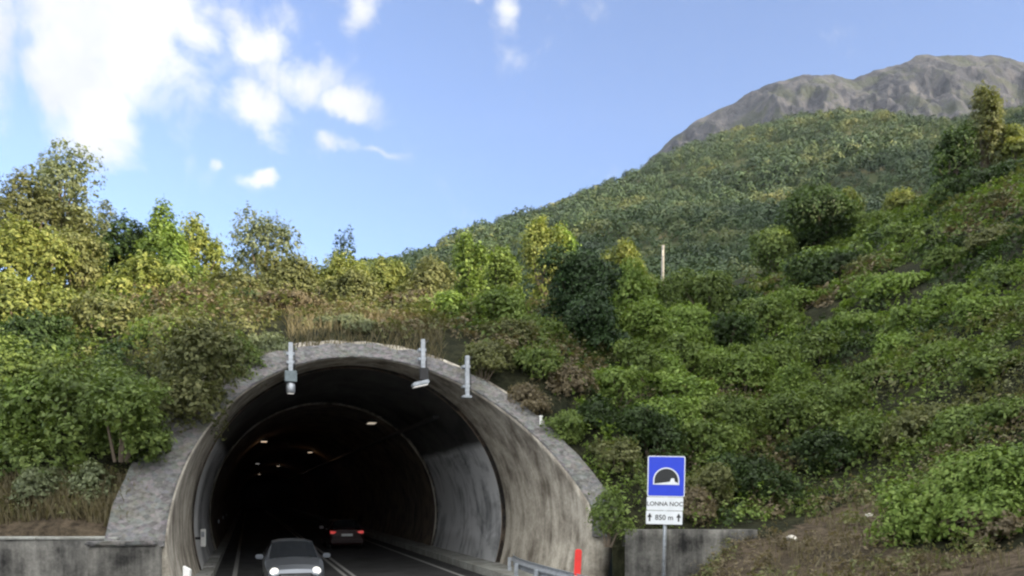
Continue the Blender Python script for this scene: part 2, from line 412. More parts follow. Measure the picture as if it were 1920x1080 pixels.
with np.errstate(all='ignore'):
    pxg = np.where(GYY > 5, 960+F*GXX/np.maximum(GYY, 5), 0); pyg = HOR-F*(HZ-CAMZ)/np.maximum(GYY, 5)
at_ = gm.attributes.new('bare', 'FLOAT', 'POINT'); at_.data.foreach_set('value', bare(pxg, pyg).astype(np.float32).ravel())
tag(link('hillside', gm, M['soil']), 'brown soil bank rising over and beside the tunnel', None, None, 'structure')

# far ground sheet under everything
me = bpy.data.meshes.new('ground'); q = 4000
me.from_pydata([(-q, -q, -.6), (q, -q, -.6), (q, q, -.6), (-q, q, -.6)], [], [(0, 1, 2, 3)])
tag(link('ground', me, M['hill_ground']), kind='structure')

# ---------------------------------------------------------------- road
def road_c(s):                                    # centre line in world: straight in the tunnel, a gentle bend before it
    off = 0 if s > 14 else .0105*(14-s)**2
    return su2xy(s, -.4+off*-.35)
RS = list(np.arange(-26, 20, 2.0))+list(np.arange(20, 261, 10.0))
BEND = lambda s: 0 if s < 150 else -.0022*(s-150)**2
def along(u, s):
    off = 0 if s > 14 else -.0037*(14-s)**2
    x, y = su2xy(s, u+off+BEND(s)); return x, y
def strip(name, u0, u1, z, m, s0=-26, s1=250, parent=None, step=2.5):
    ss = np.arange(s0, s1+.01, step); P = np.zeros((len(ss), 2, 3))
    for i, s in enumerate(ss):
        for j, u in enumerate((u0, u1)): P[i, j] = (*along(u, s), z)
    return link(name, grid_mesh(name, P, None, False), m, parent)
tag(strip('road', -4.35, 3.75, 0.004, M['asphalt']), 'dark asphalt road running into the tunnel', None, None, 'structure')
for nme, u0, u1 in (('edge_line', 2.95, 3.09), ('edge_line', -3.83, -3.69), ('centre_line', -.52, -.40), ('centre_line', -.26, -.14)):
    tag(strip(nme, u0, u1, .010, M['road_paint']), 'worn white line painted along the road', None, None, 'structure')

# ---------------------------------------------------------------- tunnel
tun = empty('road_tunnel', T0, TH)
tag(tun, 'concrete road tunnel with slanted arched mouth cut into the hillside', 'tunnel')
AA = np.linspace(-.36, math.pi+.36, 73)
def ring_pts(a, r): return r*math.cos(a), TZ+r*math.sin(a)
# portal lining: inner face, outer face, from slanted lip to first joint
P = np.zeros((len(AA), 22, 3))
for i, a in enumerate(AA):
    u, z = ring_pts(a, TR); sl = s_lip(z, u)
    uo, zo = ring_pts(a, TR+wshell(a)+(.30 if .55 < a < 2.45 else -.06)); so = s_lip(zo, uo)+(.42 if .55 < a < 2.45 else .05)
    for k in range(18): P[i, k] = (u, S0+(sl-S0)*k/17, z)
    P[i, 18] = (u*.5+uo*.5, sl*.5+so*.5, z*.5+zo*.5); P[i, 19] = (uo, so, zo)
    P[i, 20] = (uo, .5*(so+S0)+.3, zo); P[i, 21] = (uo, S0+.4, zo)
link('portal_lining', grid_mesh('portal_lining', P, None, False), M['concrete_warm'], tun)
# rough stone facing on the lip, a slab of its own
rr = np.random.default_rng(5); nR = 9; AF = np.linspace(-.05, math.pi+.05, 200)
P = np.zeros((len(AF), nR+2, 3))
for i, a in enumerate(AF):
    wa = wshell(a)+.16*mnoise.noise((a*9, 1, 3))*(1 if .9 < a < 2.3 else .3)
    for j in range(nR+2):
        t = min(max(j-1, 0)/(nR-1), 1); r = TR+.03+t*wa; u, z = ring_pts(a, r)
        edge = .14 if j in (0, nR+1) else 0
        d_ = .0 if edge else .05+.075*mnoise.fractal((u*2.2, z*2.2, 7), 1, 2, 4)
        P[i, j] = (u, s_lip(z, u)-.03-d_+edge, z)
link('stone_facing', grid_mesh('stone_facing', P, None, False), M['stone'], tun)
def sweep(name, s0, s1, r, m, step=4, inv=False):
    ss = np.unique(np.r_[np.arange(s0, s1, step), s1]); P = np.zeros((len(AA), len(ss), 3))
    for i, a in enumerate(AA):
        u, z = ring_pts(a, r)
        for k, s in enumerate(ss): P[i, k] = (u+BEND(s), s, z)
    return link(name, grid_mesh(name, P, None, True), m, tun)
def annulus(s, r0, r1):
    P = np.zeros((len(AA), 2, 3))
    for i, a in enumerate(AA):
        for k, r in enumerate((r0, r1)):
            u, z = ring_pts(a, r); P[i, k] = (u, s, z)
    return P
def joint(name, s0, s1, r0, r1, m):               # recessed dark joint: back wall and two cheeks
    P = np.concatenate([annulus(s0, r0, r1), annulus(s1, r1, r0)], 1)
    return link(name, grid_mesh(name, P, None, False), m, tun)
joint('joint_ring', S0, S0+.42, TR, TR+.45, M['dark_metal'])
sweep('bore_lining', S0+.42, S2-.25, TR-.03, M['painted_lining'])
link('bore_edge', grid_mesh('bore_edge', annulus(S0+.42, TR-.03, TR+.2), None, False), M['concrete_soot'], tun)
joint('joint_ring', S2-.25, S2+.1, TR-.03, TR+.35, M['dark_metal'])
sweep('bore_lining', S2+.1, 255, TR-.10, M['concrete_soot'])
link('bore_edge', grid_mesh('bore_edge', annulus(S2+.1, TR-.10, TR+.1), None, False), M['concrete_warm'], tun)
for u0, u1 in ((3.75, 5.0), (-5.0, -4.35)):
    b = MB()
    for s0, s1 in [(17.0, 26)]+[(26+i*16, 42+i*16) for i in range(14)]:
        s1 -= .02; o0, o1 = BEND(s0), BEND(s1)
        v = [(u0+o0, s0, -.05), (u1+o0, s0, -.05), (u0+o1, s1, -.05), (u1+o1, s1, -.05), (u0+o0, s0, .24), (u1+o0, s0, .24), (u0+o1, s1, .24), (u1+o1, s1, .24)]
        b.add(v, [(0, 2, 3, 1), (4, 5, 7, 6), (0, 1, 5, 4), (2, 6, 7, 3), (0, 4, 6, 2), (1, 3, 7, 5)])
    b.build('walkway', M['concrete_pale'], tun)
b = MB(); e = BEND(255); b.box(-5+e, 5+e, 255, 256, -.2, 7); b.build('bore_end_cap', M['concrete_soot'], tun)  # cap added across the bore so no exit light comes in
# dark strip along the right haunch
b = MB()
for aa in (.86,):
    u, z = ring_pts(aa, TR-.18); b.box(u-.10, u+.10, S0+2.6, 150, z-.02, z+.08)
b.build('haunch_strip', M['dark_metal'], tun)

# lamps in the tunnel
def tunnel_lamp(s, a, lit, label):
    u, z = ring_pts(a, TR-.1); x, y = su2xy(s, u)
    t = empty('tunnel_lamp', (x, y, z-.02), TH)
    b = MB(); b.box(-.22, .22, -.45, .45, -.16, .0); b.build('housing', M['dark_metal'], t, .02)
    b = MB(); b.box(-.17, .17, -.38, .38, -.19, -.163); b.build('lens', M['tunnel_lamp_lens' if lit else 'flood_lens'], t)
    if lit and s > 45:
        ld = bpy.data.lights.new('lamp_glow', 'POINT'); ld.energy = 1.5; ld.color = (1, .55, .25); ld.shadow_soft_size = .2
        lo = bpy.data.objects.new('lamp_glow', ld); col.objects.link(lo); lo.parent = t; lo.location = (0, 0, -.45)
    tag(t, label, 'lamp', 'lamps under the tunnel vault')
for s, a, lit, lb in [(38, 1.12, 1, 'nearest lamp on the right side of the tunnel vault, lit and warm'),
                      (50, 2.10, 1, 'nearest lamp on the left side of the dark tunnel vault'),
                      (69, 1.25, 1, 'second lamp on the right side of the tunnel vault, deeper in the dark'),
                      (84, 2.10, 0, 'second lamp on the left side of the vault, unlit and grey'),
                      (108, 1.5, 1, 'small lamp deep in the tunnel near the crown of the vault'),
                      (140, 1.9, 1, 'tiny bright lamp farthest down the tunnel')]:
    tunnel_lamp(s, a, lit, lb)

# ---------------------------------------------------------------- walls beside the mouth
def wall(name, x0, x1, y, z1, label, coping=True, zb=-.2):
    t = empty(name, ((x0+x1)/2, y, 0)); hw = (x1-x0)/2
    nx, nz = int(hw*2/.25)+2, 9; P = np.zeros((nz+2, nx, 3))
    for i in range(nz+2):
        for j in range(nx):
            x = -hw+2*hw*j/(nx-1); zz = zb+(z1-zb)*min(i, nz-1)/(nz-1)
            d = 0 if i >= nz else .05*mnoise.fractal((x*1.4+x0, zz*1.6, y), 1, 2, 4)
            P[i, j] = (x, (.5 if i == nz+1 else .42 if i == nz else d), zz if i < nz else z1)
            if i == nz+1: P[i, j] = (x, .5, zb)
    link('wall_face', grid_mesh('wall_face', P, None, False), M['concrete_wall'], t)
    if coping:
        b = MB(); k = 6
        for i in range(k):
            a0, a1 = -hw+2*hw*i/k, -hw+2*hw*(i+1)/k
            b.box(a0, a1-.012, -.035, .52, z1+.003, z1+.055)
        b.build('coping', M['concrete_pale'], t, .012)
    tag(t, label, 'wall'); return t
wall('retaining_wall', -18, -8.0, 16.5, 1.62, 'stained grey retaining wall with pale coping left of the tunnel mouth')
wall('retaining_wall', 2.78, 6.05, 19.95, 1.68, 'stained grey concrete wall behind the road sign, sinking into the earth bank', False)
# stone abutment under the left foot of the facing
x, y = su2xy(18.0, -5.55)
ab = empty('stone_abutment', (x, y, 0), TH)
b = MB(); b.box(-.85, .50, -.05, .55, -.1, 1.5); o = b.build('abutment', M['concrete_wall'], ab, .03)
b = MB(); b.box(-.9, .42, -.09, .4, 1.503, 1.60); b.build('ledge', M['stone'], ab, .03)
tag(ab, 'dark stone abutment at the left foot of the tunnel arch', 'abutment')

# ---------------------------------------------------------------- posts on the lip
def lip_at(px, r=TR+.2):
    best = None
    for a in np.linspace(.1, 3.04, 1500):
        u, z = ring_pts(a, r); s = s_lip(z); X, Y = su2xy(s, u); q = abs(960+F*X/Y-px)
        if z > 4 and (best is None or q < best[0]): best = (q, X, Y, z, a)
    return best
def lip_post(px, y0, y1, kind, label):
    _, X, Y, z, a = lip_at(px); Y -= .34; X = (px-960)/F*Y
    zt = CAMZ+(HOR-y0)/F*Y; zb = CAMZ+(HOR-y1)/F*Y
    t = empty('lip_post', (X, Y, zb), TH); h = zt-zb
    b = MB(); b.box(-.06, .06, -.05, .05, 0, h); b.box(-.05, .05, .05, .10, .15, h-.05); b.build('post', M['galvanised'], t, .008)
    for zz in (.25, h-.35): b = MB(); b.box(-.11, .11, .04, .34, zz, zz+.08); b.build('bracket', M['galvanised'], t)
    b = MB(); b.tube([(.11, .02, -.05), (.12, .06, h*.5), (.10, .12, h-.1), (.25, .4, h+.05)], .014, 6); b.build('cable', M['black_plastic'], t)
    if kind == 'box':
        b = MB(); b.box(-.17, .17, -.14, .12, -.30, .02); b.build('control_box', M['grey_box'], t, .015)
        b = MB(); b.lathe([(0, -.62), (.10, -.62), (.125, -.58), (.12, -.34), (.05, -.305), (0, -.305)]); b.build('lamp_head', M['galvanised'], t, 0, True)
        b = MB(); b.lathe([(0, -.635), (.095, -.635), (.098, -.622), (0, -.622)]); b.build('lens', M['flood_lens'], t)
    elif kind == 'flood':
        b = MB(); b.box(-.10, .16, -.08, .10, -.36, 0); b.build('bracket_box', M['dark_metal'], t, .012)
        b = MB(); b.box(-.34, .16, -.22, .16, -.55, -.42, lambda x, y, z: (x, y, z-.25*(-.1-x))); b.build('lamp_head', M['galvanised'], t, .03)
        b = MB(); b.box(-.30, .12, -.19, .13, -.575, -.556, lambda x, y, z: (x, y, z-.25*(-.1-x))); b.build('lens', M['flood_lens'], t)
    else:
        b = MB(); b.box(-.16, .12, -.12, .10, -.07, 0); b.build('foot_plate', M['galvanised'], t, .01)
    tag(t, label, 'post', 'metal posts on the tunnel arch')
lip_post(545, 642, 697, 'box', 'metal post with grey control box and lamp on the left of the arch crown')
lip_post(793, 636, 690, 'flood', 'metal post with tilted floodlight right of the arch crown')
lip_post(876, 667, 742, 'foot', 'plain bright metal post at the right haunch of the arch')
_, X, Y, z, a = lip_at(1014, TR+.5)
t = empty('stub_pipe', (X, Y-.05, z-.1)); b = MB(); b.tube([(0, 0, 0), (0, 0, .36)], .04, 8); b.build('pipe', M['white_paint'], t)
b = MB(); b.tube([(0, 0, .36), (0, 0, .40)], .055, 8); b.build('cap', M['white_paint'], t)
tag(t, 'short white pipe sticking up from the right slope of the arch', 'pipe')

# ---------------------------------------------------------------- road sign
SY = 18.75; SX = (1244-960)/F*SY
sg = empty('road_sign', (SX, SY, 0), R_(-6)); sg.rotation_euler[1] = R_(1.2)
zz = lambda y: CAMZ-(y-HOR)/F*SY
ztop, zmid, zp1, zbot = zz(855), zz(932), zz(957.5), zz(983)
hw = 34.6/F*SY
b = MB(); b.tube([(0, .06, -.3), (0, .06, ztop-.06)], .045, 12); b.build('pole', M['galvanised'], sg, 0, True)
def rrect(x0, x1, z0, z1, r, k=4):
    p = []
    for cx, cz, a0 in ((x1-r, z1-r, 0), (x0+r, z1-r, 90), (x0+r, z0+r, 180), (x1-r, z0+r, 270)):
        for i in range(k+1):
            a = R_(a0+90*i/k); p.append((cx+r*math.cos(a), cz+r*math.sin(a)))
    return p
b = MB(); b.prism(rrect(-hw, hw, zmid+.006, ztop, .04), -.02, 0); bp = b.build('blue_panel', M['sign_white'], sg)
b = MB(); b.prism(rrect(-hw+.022, hw-.022, zmid+.028, ztop-.022, .03), -.0235, -.0205); b.build('blue_field', M['sign_blue'], bp)
zm = zmid+(ztop-zmid)*.30; ra = .27; c0 = 0
arch = [(c0+ra*math.cos(R_(a)), zm+.10+ra*1.02*math.sin(R_(a))) for a in range(0, 181, 9)]
o_ = lambda k: [(c0-(ra+k), zm-k*.0)]+[(c0+(ra+k), zm-k*.0)]+[(c0+(ra+k)*math.cos(R_(a)), zm+.10+(ra+k)*math.sin(R_(a))) for a in range(0, 181, 9)]
b = MB(); b.prism(o_(.028), -.0270, -.0242); b.build('arch_outline', M['sign_white'], bp)
b = MB(); b.prism(o_(0), -.0305, -.0277); b.build('arch', M['sign_black'], bp)
b = MB(); b.prism([(-ra, zm), (ra, zm), (ra*.97, zm+.045), (ra*.72, zm+.075), (ra*.66, zm+.15), (ra*.42, zm+.15), (ra*.30, zm+.07), (-ra*.2, zm+.05), (-ra*.97, zm+.02)], -.034, -.031); b.build('road_symbol', M['sign_white'], bp)
b = MB(); b.prism(rrect(-hw-.006, hw-.03, zp1+.006, zmid-.004, .02), -.02, 0); p1 = b.build('name_panel', M['sign_white'], sg)
b = MB(); b.prism(rrect(-hw-.016, hw-.04, zbot, zp1-.006, .02), -.02, 0); p2 = b.build('length_panel', M['sign_white'], sg)
def text(body, h, x, z, parent, name, m):
    cu = bpy.data.curves.new(name, 'FONT'); cu.body = body; cu.size = h; cu.align_x = 'CENTER'; cu.extrude = .001; cu.offset = h*.014
    o = bpy.data.objects.new(name, cu); col.objects.link(o); bpy.context.view_layer.update()
    me = bpy.data.meshes.new_from_object(o.evaluated_get(bpy.context.evaluated_depsgraph_get()))
    bpy.data.objects.remove(o); bpy.data.curves.remove(cu)
    o = link(name, me, m, parent); o.rotation_euler = (R_(90), 0, 0); o.location = (x, -.0225, z); return o
text('LONNA NOC', .135, -.018, (zp1+zmid)/2-.045, p1, 'name_lettering', M['sign_black'])
text('850 m', .165, -.028, (zp1+zbot)/2-.055, p2, 'length_lettering', M['sign_black'])
zc_ = (zp1+zbot)/2
for sx_ in (-.36, .30): b = MB(); b.prism([(sx_-.018, zc_-.09), (sx_+.018, zc_-.09), (sx_+.018, zc_+.0), (sx_+.055, zc_+.0), (sx_, zc_+.10), (sx_-.055, zc_+.0), (sx_-.018, zc_+.0)], -.0235, -.0205); b.build('arrow', M['sign_black'], p2)
for z_ in (ztop-.2, zmid+.2, zp1+.12, zbot+.1): b = MB(); b.box(-.28, .28, .001, .02, z_-.02, z_+.02); b.box(-.07, .07, .02, .115, z_-.02, z_+.02); b.build('clamp', M['galvanised'], sg)
tag(sg, 'blue tunnel road sign with two white panels below, on a grey pole', 'road sign')

# red marker post, delineators, reflectors
rp = empty('marker_post', (*pix(1079, 1080, 18.2)[:2], 0)); rp.rotation_euler[1] = R_(3)
b = MB(); b.prism(rrect(-.075, .075, .72, 1.32, .05), -.045, .045); b.build('red_top', M['red_plastic'], rp, .012)
b = MB(); b.prism(rrect(-.07, .07, -.1, .717, .02), -.04, .04); b.build('white_base', M['white_paint'], rp, .012)
tag(rp, 'red plastic marker post standing by the right tunnel wall', 'marker post')
dl = empty('delineator', (*pix(351, 1080, 16.9)[:2], 0))
b = MB(); b.prism([(-.075, 0), (.075, 0), (.075, .98), (-.075, 1.06)], -.05, .05); b.build('body', M['white_paint'], dl, .012)
b = MB(); b.box(-.05, .05, -.056, -.052, .70, .84); b.build('reflector', M['red_plastic'], dl)
tag(dl, 'white delineator post at the left foot of the tunnel arch', 'delineator')
X, Y, z = pix(381, 1025, 25.0)
dl = empty('delineator', (X, Y, z))
b = MB(); b.box(-.075, .075, -.03, .03, 0, .54); b.build('body', M['white_paint'], dl, .01)
b = MB(); b.box(-.05, .05, -.036, -.032, .30, .46); b.build('reflector', M['galvanised'], dl)
b = MB(); b.box(-.30, -.07, -.02, .02, .22, .30); b.build('wall_bracket', M['dark_metal'], dl)
tag(dl, 'thin white delineator plate on the left wall just inside the tunnel', 'delineator')
for i, px in enumerate((397, 408, 420)):
    Yr = 44-6*0+i*6; s_ = 45+i*8
    u, z = ring_pts(math.pi+.04, TR-.13); x, y = su2xy(s_, u)
    t = empty('wall_reflector', (x, y, 1.2), TH); b = MB(); b.box(-.05, .05, -.14, .14, -.09, .09); b.build('plate', M['galvanised'], t, .01)
    b = MB(); b.box(.052, .056, -.10, .10, -.06, .06); b.build('reflector', M['plate'], t)
    tag(t, ('nearest', 'middle', 'farthest')[i]+' of three small reflectors on the left tunnel wall', 'reflector', 'reflectors on the left tunnel wall')
# concrete drain covers on the left walkway
for i, s_ in enumerate((24.5, 28, 32.5)):
    x, y = su2xy(s_, -4.64); t = empty('drain_cover', (x, y, .243), TH)
    b = MB(); b.box(-.27, .27, -.55, .55, 0, .05); b.build('slab', M['road_paint'], t, .01)
    
    for q in (-.17, .17): b = MB(); b.box(q-.03, q+.03, -.05, .05, .051, .06); b.build('grip', M['dark_metal'], t)
    tag(t, ('nearest', 'middle', 'farthest')[i]+' pale drain cover on the left walkway in the tunnel mouth', 'drain cover', 'drain covers on the walkway')

# ---------------------------------------------------------------- guard rails
def guardrail(pts, label, z0=.62):
    t = empty('guard_rail', (pts[0][0], pts[0][1], 0)); o = Vector((pts[0][0], pts[0][1], 0))
    pr = [(-.0, -.155), (.035, -.12), (.035, -.06), (-.04, -.02), (-.04, .02), (.035, .06), (.035, .12), (0, .155)]
    P = np.zeros((len(pts), len(pr), 3))
    for i, p in enumerate(pts):
        a = Vector(pts[max(i-1, 0)]); c = Vector(pts[min(i+1, len(pts)-1)]); tg = (c-a).normalized(); nn = Vector((-tg.y, tg.x))
        for j, (k, h) in enumerate(pr): P[i, j] = (p[0]-o.x+nn.x*k, p[1]-o.y+nn.y*k, z0+h)
    be = link('beam', grid_mesh('beam', P, None, False), M['galvanised'], t)
    sm = be.modifiers.new('thick', 'SOLIDIFY'); sm.thickness = .006
    d_ = 0; last = -9
    for i in range(len(pts)):
        if i: d_ += (Vector(pts[i])-Vector(pts[i-1])).length
        if d_-last > 1.9:
            last = d_; b = MB(); b.box(-.05, .05, -.05, .05, -.2, z0+.02); q = b.build('post', M['galvanised'], t)
            a = Vector(pts[max(i-1, 0)]); c = Vector(pts[min(i+1, len(pts)-1)]); tg = (c-a).normalized(); nn = Vector((-tg.y, tg.x))
            q.location = (pts[i][0]-o.x-nn.x*.10*GSIDE, pts[i][1]-o.y-nn.y*.10*GSIDE, 0); q.rotation_euler = (0, 0, math.atan2(tg.y, tg.x))
    tag(t, label, 'guard rail')
GSIDE = 1
pl = []
for i in range(26):
    s = 23.6-.7*i; u = 4.35-.75*(1-math.exp(-i*.35)); pl.append(along(u, s))
guardrail(pl, 'galvanised guard rail curving along the right side of the road into the tunnel')
GSIDE = -1
pl = [along(-4.35, 17.2-.8*i) for i in range(24)]
guardrail(pl, 'galvanised guard rail on the left side of the road before the tunnel')

# ---------------------------------------------------------------- cars
def car(loc, rz, paint, label, oncoming):
    t = empty('parked_car' if False else 'car', loc, rz)
    ST = [(2.02, .60, .30, .50, .52, .54, .55), (1.96, .74, .20, .60, .60, .66, .68), (1.72, .81, .17, .70, .66, .76, .79), (1.25, .83, .17, .80, .68, .86, .89),
          (.95, .83, .17, .86, .68, .92, .95), (.20, .83, .17, .90, .58, 1.33, 1.38), (.10, .83, .17, .90, .575, 1.345, 1.395), (-.42, .83, .17, .91, .575, 1.36, 1.41),
          (-.52, .83, .17, .91, .575, 1.36, 1.41), (-1.15, .83, .17, .93, .565, 1.33, 1.385), (-1.28, .83, .17, .93, .56, 1.315, 1.37), (-1.80, .81, .19, .94, .62, .99, 1.02),
          (-1.95, .78, .24, .86, .64, .90, .93), (-2.02, .68, .34, .60, .60, .66, .68)]
    def half(y, w, zl, zb, wr, ze, zt):
        return [(0, zl), (w*.86, zl), (w*.99, zl+.14), (w, zl+.3 if zl+.3 < zb-.1 else (zl+zb)/2), (w*.965, zb), (wr, ze), (wr*.6, zt), (0, zt+.015)]
    SEC = []
    for (y, w, zl, zb, wr, ze, zt) in ST:
        h = half(y, w, zl, zb, wr, ze, zt); full = [(x, y, z) for x, z in h]+[(-x, y, z) for x, z in h[-2:0:-1]]; SEC.append(full)
    k = len(SEC[0]); parts = {'body': [], 'windscreen': [], 'rear_window': [], 'side_window': [], 'roof': []}
    for i in range(len(SEC)-1):
        for j in range(k):
            jj = j if j < 7 else k-1-j          # mirrored row
            key = 'body'
            if i == 4 and jj in (5, 6): key = 'windscreen'
            elif i == 10 and jj in (5, 6): key = 'rear_window'
            elif jj == 4 and i in (6, 8): key = 'side_window' 
            elif 5 <= i <= 9 and jj in (5, 6): key = 'roof'
            parts[key].append((i, j, j < 7))
    V = [p for s in SEC for p in s]
    def sub(name, faces, m, parent=t, caps=False):
        b = MB(); F_ = [(i*k+j, i*k+(j+1) % k, (i+1)*k+(j+1) % k, (i+1)*k+j) for i, j, _ in faces]
        if caps: F_ += [tuple(range(k)), tuple((len(SEC)-1)*k+j for j in range(k))]
        used = sorted({v for f in F_ for v in f}); mp = {v: q for q, v in enumerate(used)}
        b.add([V[v] for v in used], [tuple(mp[v] for v in f) for f in F_])
        return b.build(name, m, parent, 0, False)
    bd = sub('body', parts['body'], paint, t, True)
    sub('roof', parts['roof'], paint); sub('windscreen', parts['windscreen'], M['glass_dark']); sub('rear_window', parts['rear_window'], M['glass_dark'])
    for side in (True, False): sub('side_window', [f for f in parts['side_window'] if f[2] == side], M['glass_dark'])
    for sx_ in (-1, 1):
        for y in (1.28, -1.25):
            b = MB(); b.lathe([(.17, .0), (.27, .0), (.30, .03), (.30, .17), (.27, .20), (0, .20)], (0, 0, 0), 'x', 24)
            wv = b.build('wheel', M['tyre'], t, 0, False); wv.location = (sx_*.845-(.2 if sx_ > 0 else 0)+(.0 if sx_ > 0 else .0), y, .30)
            b = MB(); b.lathe([(0, .19 if sx_ > 0 else .01), (.18, .203 if sx_ > 0 else -.003)], (0, 0, 0), 'x', 16); b.build('rim', M['rim'], wv)
        b = MB(); b.box(-.11, .11, -.05, .07, -.07, .07); mr_ = b.build('wing_mirror', paint, t, .03); mr_.location = (sx_*.94, .72, .97)
        b = MB(); b.lathe([(0, .05), (.08, .045), (.13, .0), (.135, -.05), (0, -.06)], (0, 0, 0), 'y', 16)
        h = b.build('headlight', M['headlamp'] if oncoming else M['plate'], t, 0, True); h.location = (sx_*.56, 1.95, .60)
        b = MB(); b.box(-.17, .17, -.04, .05, -.055, .075, lambda x, y, z, q=sx_: (x, y+.06*(1-abs(x+.17*q)/.34), z+.12*(x*q)))
        tl = b.build('tail_light', M['taillamp'] if not oncoming else M['red_plastic'], t, .015); tl.location = (sx_*.60, -1.985, .80)
    b = MB(); b.prism(rrect(-.46, .46, .40, .58, .05), 1.99, 2.045); g = b.build('grille', M['black_plastic'], t)
    for i in range(3): b = MB(); b.box(-.40, .40, 2.046, 2.056, .42+.05*i, .435+.05*i); b.build('grille_bar', M['rim'], g)
    b = MB(); b.box(-.72, .72, 1.93, 2.07, .20, .38); b.build('front_bumper', paint, t, .04)
    b = MB(); b.box(-.26, .26, 2.071, 2.08, .26, .37); b.build('number_plate', M['plate'], t)
    b = MB(); b.box(-.74, .74, -2.09, -1.93, .32, .52); b.build('rear_bumper', paint, t, .04)
    b = MB(); b.box(-.26, .26, -2.05, -2.02, .64, .75); b.build('number_plate', M['plate'], t)
    b = MB(); b.box(-.5, .5, .45, 1.05, .93, .94); b.build('wiper_cowl', M['black_plastic'], t)
    tag(t, label, 'car'); return t
# oncoming silver car: front at about 20.5 m
x, y = su2xy(23.3, -2.2); car((x, y, .005), TH+math.pi, M['silver_paint'], 'silver hatchback with headlights on, driving out of the tunnel', True).scale = (.93, .93, .92)
x, y = su2xy(40.5, 1.05); car((x, y, .005), TH, M['maroon_paint'], 'dark red car with red tail lights glowing inside the tunnel', False)

# ---------------------------------------------------------------- utility pole
YP = 58; X, Y, zt = pix(1242, 460, YP); zb = float(T(X, Y))
up = empty('utility_pole', (X, Y, zb-.3))
b = MB(); b.tube([(0, 0, 0), (0, 0, (zt-zb)*.5), (.05, 0, zt-zb+.3)], [.14, .12, .10], 10); b.build('shaft', M['wood_pole'], up, 0, True)
b = MB(); b.box(-.03, .03, -.18, -.12, zt-zb-.5, zt-zb-.1); b.build('insulator', M['pale_stone'], up)
tag(up, 'pale bare utility pole rising above the bushes on the slope', 'pole')

# ---------------------------------------------------------------- foliage builders
def leaf_quads(C, Nn, size, rng, aspect=.55):
    k = len(C); r = rng.normal(size=(k, 3)); t = np.cross(Nn, r); t /= np.linalg.norm(t, axis=1)[:, None]+1e-9
    b = np.cross(Nn, t); b /= np.linalg.norm(b, axis=1)[:, None]+1e-9
    s = size[:, None] if hasattr(size, '__len__') else size
    V = np.empty((k, 4, 3)); V[:, 0] = C+t*s; V[:, 1] = C+b*s*aspect+Nn*s*.15; V[:, 2] = C-t*s; V[:, 3] = C-b*s*aspect+Nn*s*.15
    return V
def sprigs(C, D, leaf, rng, k=6, spread=2.6):
    """each point becomes a short twig carrying k leaves; returns leaf centres and normals"""
    ax = D*.8+rng.normal(size=C.shape)*.55+np.array([0, 0, .15]); ax /= np.linalg.norm(ax, axis=1)[:, None]
    t = rng.uniform(-1, 1, (len(C), k, 1)); off = rng.normal(size=(len(C), k, 3))*.55*leaf
    sc_ = rng.uniform(.5, 1.5, (len(C), 1, 1))
    P = C[:, None]+ax[:, None]*t*leaf*spread*sc_+off
    N = D[:, None]*1.0+rng.normal(size=P.shape)*.42+np.array([0, 0, .35]); N /= np.linalg.norm(N, axis=2)[..., None]
    return P.reshape(-1, 3), N.reshape(-1, 3)
def leafsize(n_, leaf, rng): return leaf*np.clip(rng.lognormal(-.12, .38, n_), .4, 1.9)
def crown_pts(w, d, h, rng, count, lobes, z0=0., droop=.25, spray=.12, fill=.35, low=0):
    """leaf centres and normals over a heap of lobes filling the box w x d x h"""
    L = []
    for i in range(lobes):
        a = rng.uniform(0, 2*math.pi); q = math.sqrt(rng.random())*.80; zz = rng.uniform(.12, .82)
        sh = math.sqrt(max(.06, 1-((zz-.33)/.68)**2))
        rad = rng.uniform(.14, .33)
        L.append((math.cos(a)*q*w*.5*sh, math.sin(a)*q*d*.5*sh, zz*h, rad*w*.62, rad*d*.62, rad*h*rng.uniform(.7, 1.0)))
    for i in range(low):
        a = rng.uniform(0, 2*math.pi); L.append((math.cos(a)*w*.26, math.sin(a)*d*.3, h*rng.uniform(.06, .2), w*.2, d*.2, h*.2))
    L.append((0, 0, h*.45, w*.30, d*.30, h*.40))
    L.append((rng.uniform(-.1, .1)*w, 0, h*.72, w*.20, d*.2, h*.28))
    L = np.array(L); area = (L[:, 3]*L[:, 5]+L[:, 4]*L[:, 5]+L[:, 3]*L[:, 4]); pr = area/area.sum()
    idx = rng.choice(len(L), int(count*1.7), p=pr); D = rng.normal(size=(len(idx), 3)); D /= np.linalg.norm(D, axis=1)[:, None]
    D[:, 2] = np.where((D[:, 2] < -.25) & (rng.random(len(D)) < .7), -D[:, 2], D[:, 2])
    rr = np.where(rng.random(len(D)) < fill, rng.uniform(.45, .95, len(D)), rng.normal(1.0, .07, len(D)))
    sp = rng.random(len(D)) < spray; rr = np.where(sp, rng.uniform(1.0, 1.28, len(D)), rr)
    # uneven lobes
    bumpv = 1+.16*np.sin(D[:, 0]*5+idx*1.7)*np.sin(D[:, 1]*6+idx)*np.cos(D[:, 2]*5+idx*.6)
    C = L[idx, :3]+D*L[idx, 3:]*(rr*bumpv)[:, None]
    ok = C[:, 2] > (z0 if not low else -.12*h)
    # drop leaves buried deep inside another lobe
    for j in range(len(L)):
        q = (((C-L[j, :3])/L[j, 3:])**2).sum(1); ok &= ~((q < .30) & (idx != j) & (rng.random(len(C)) < .8))
    C, D = C[ok][:count], D[ok][:count]
    return C, D, L
NLEAF = [0]
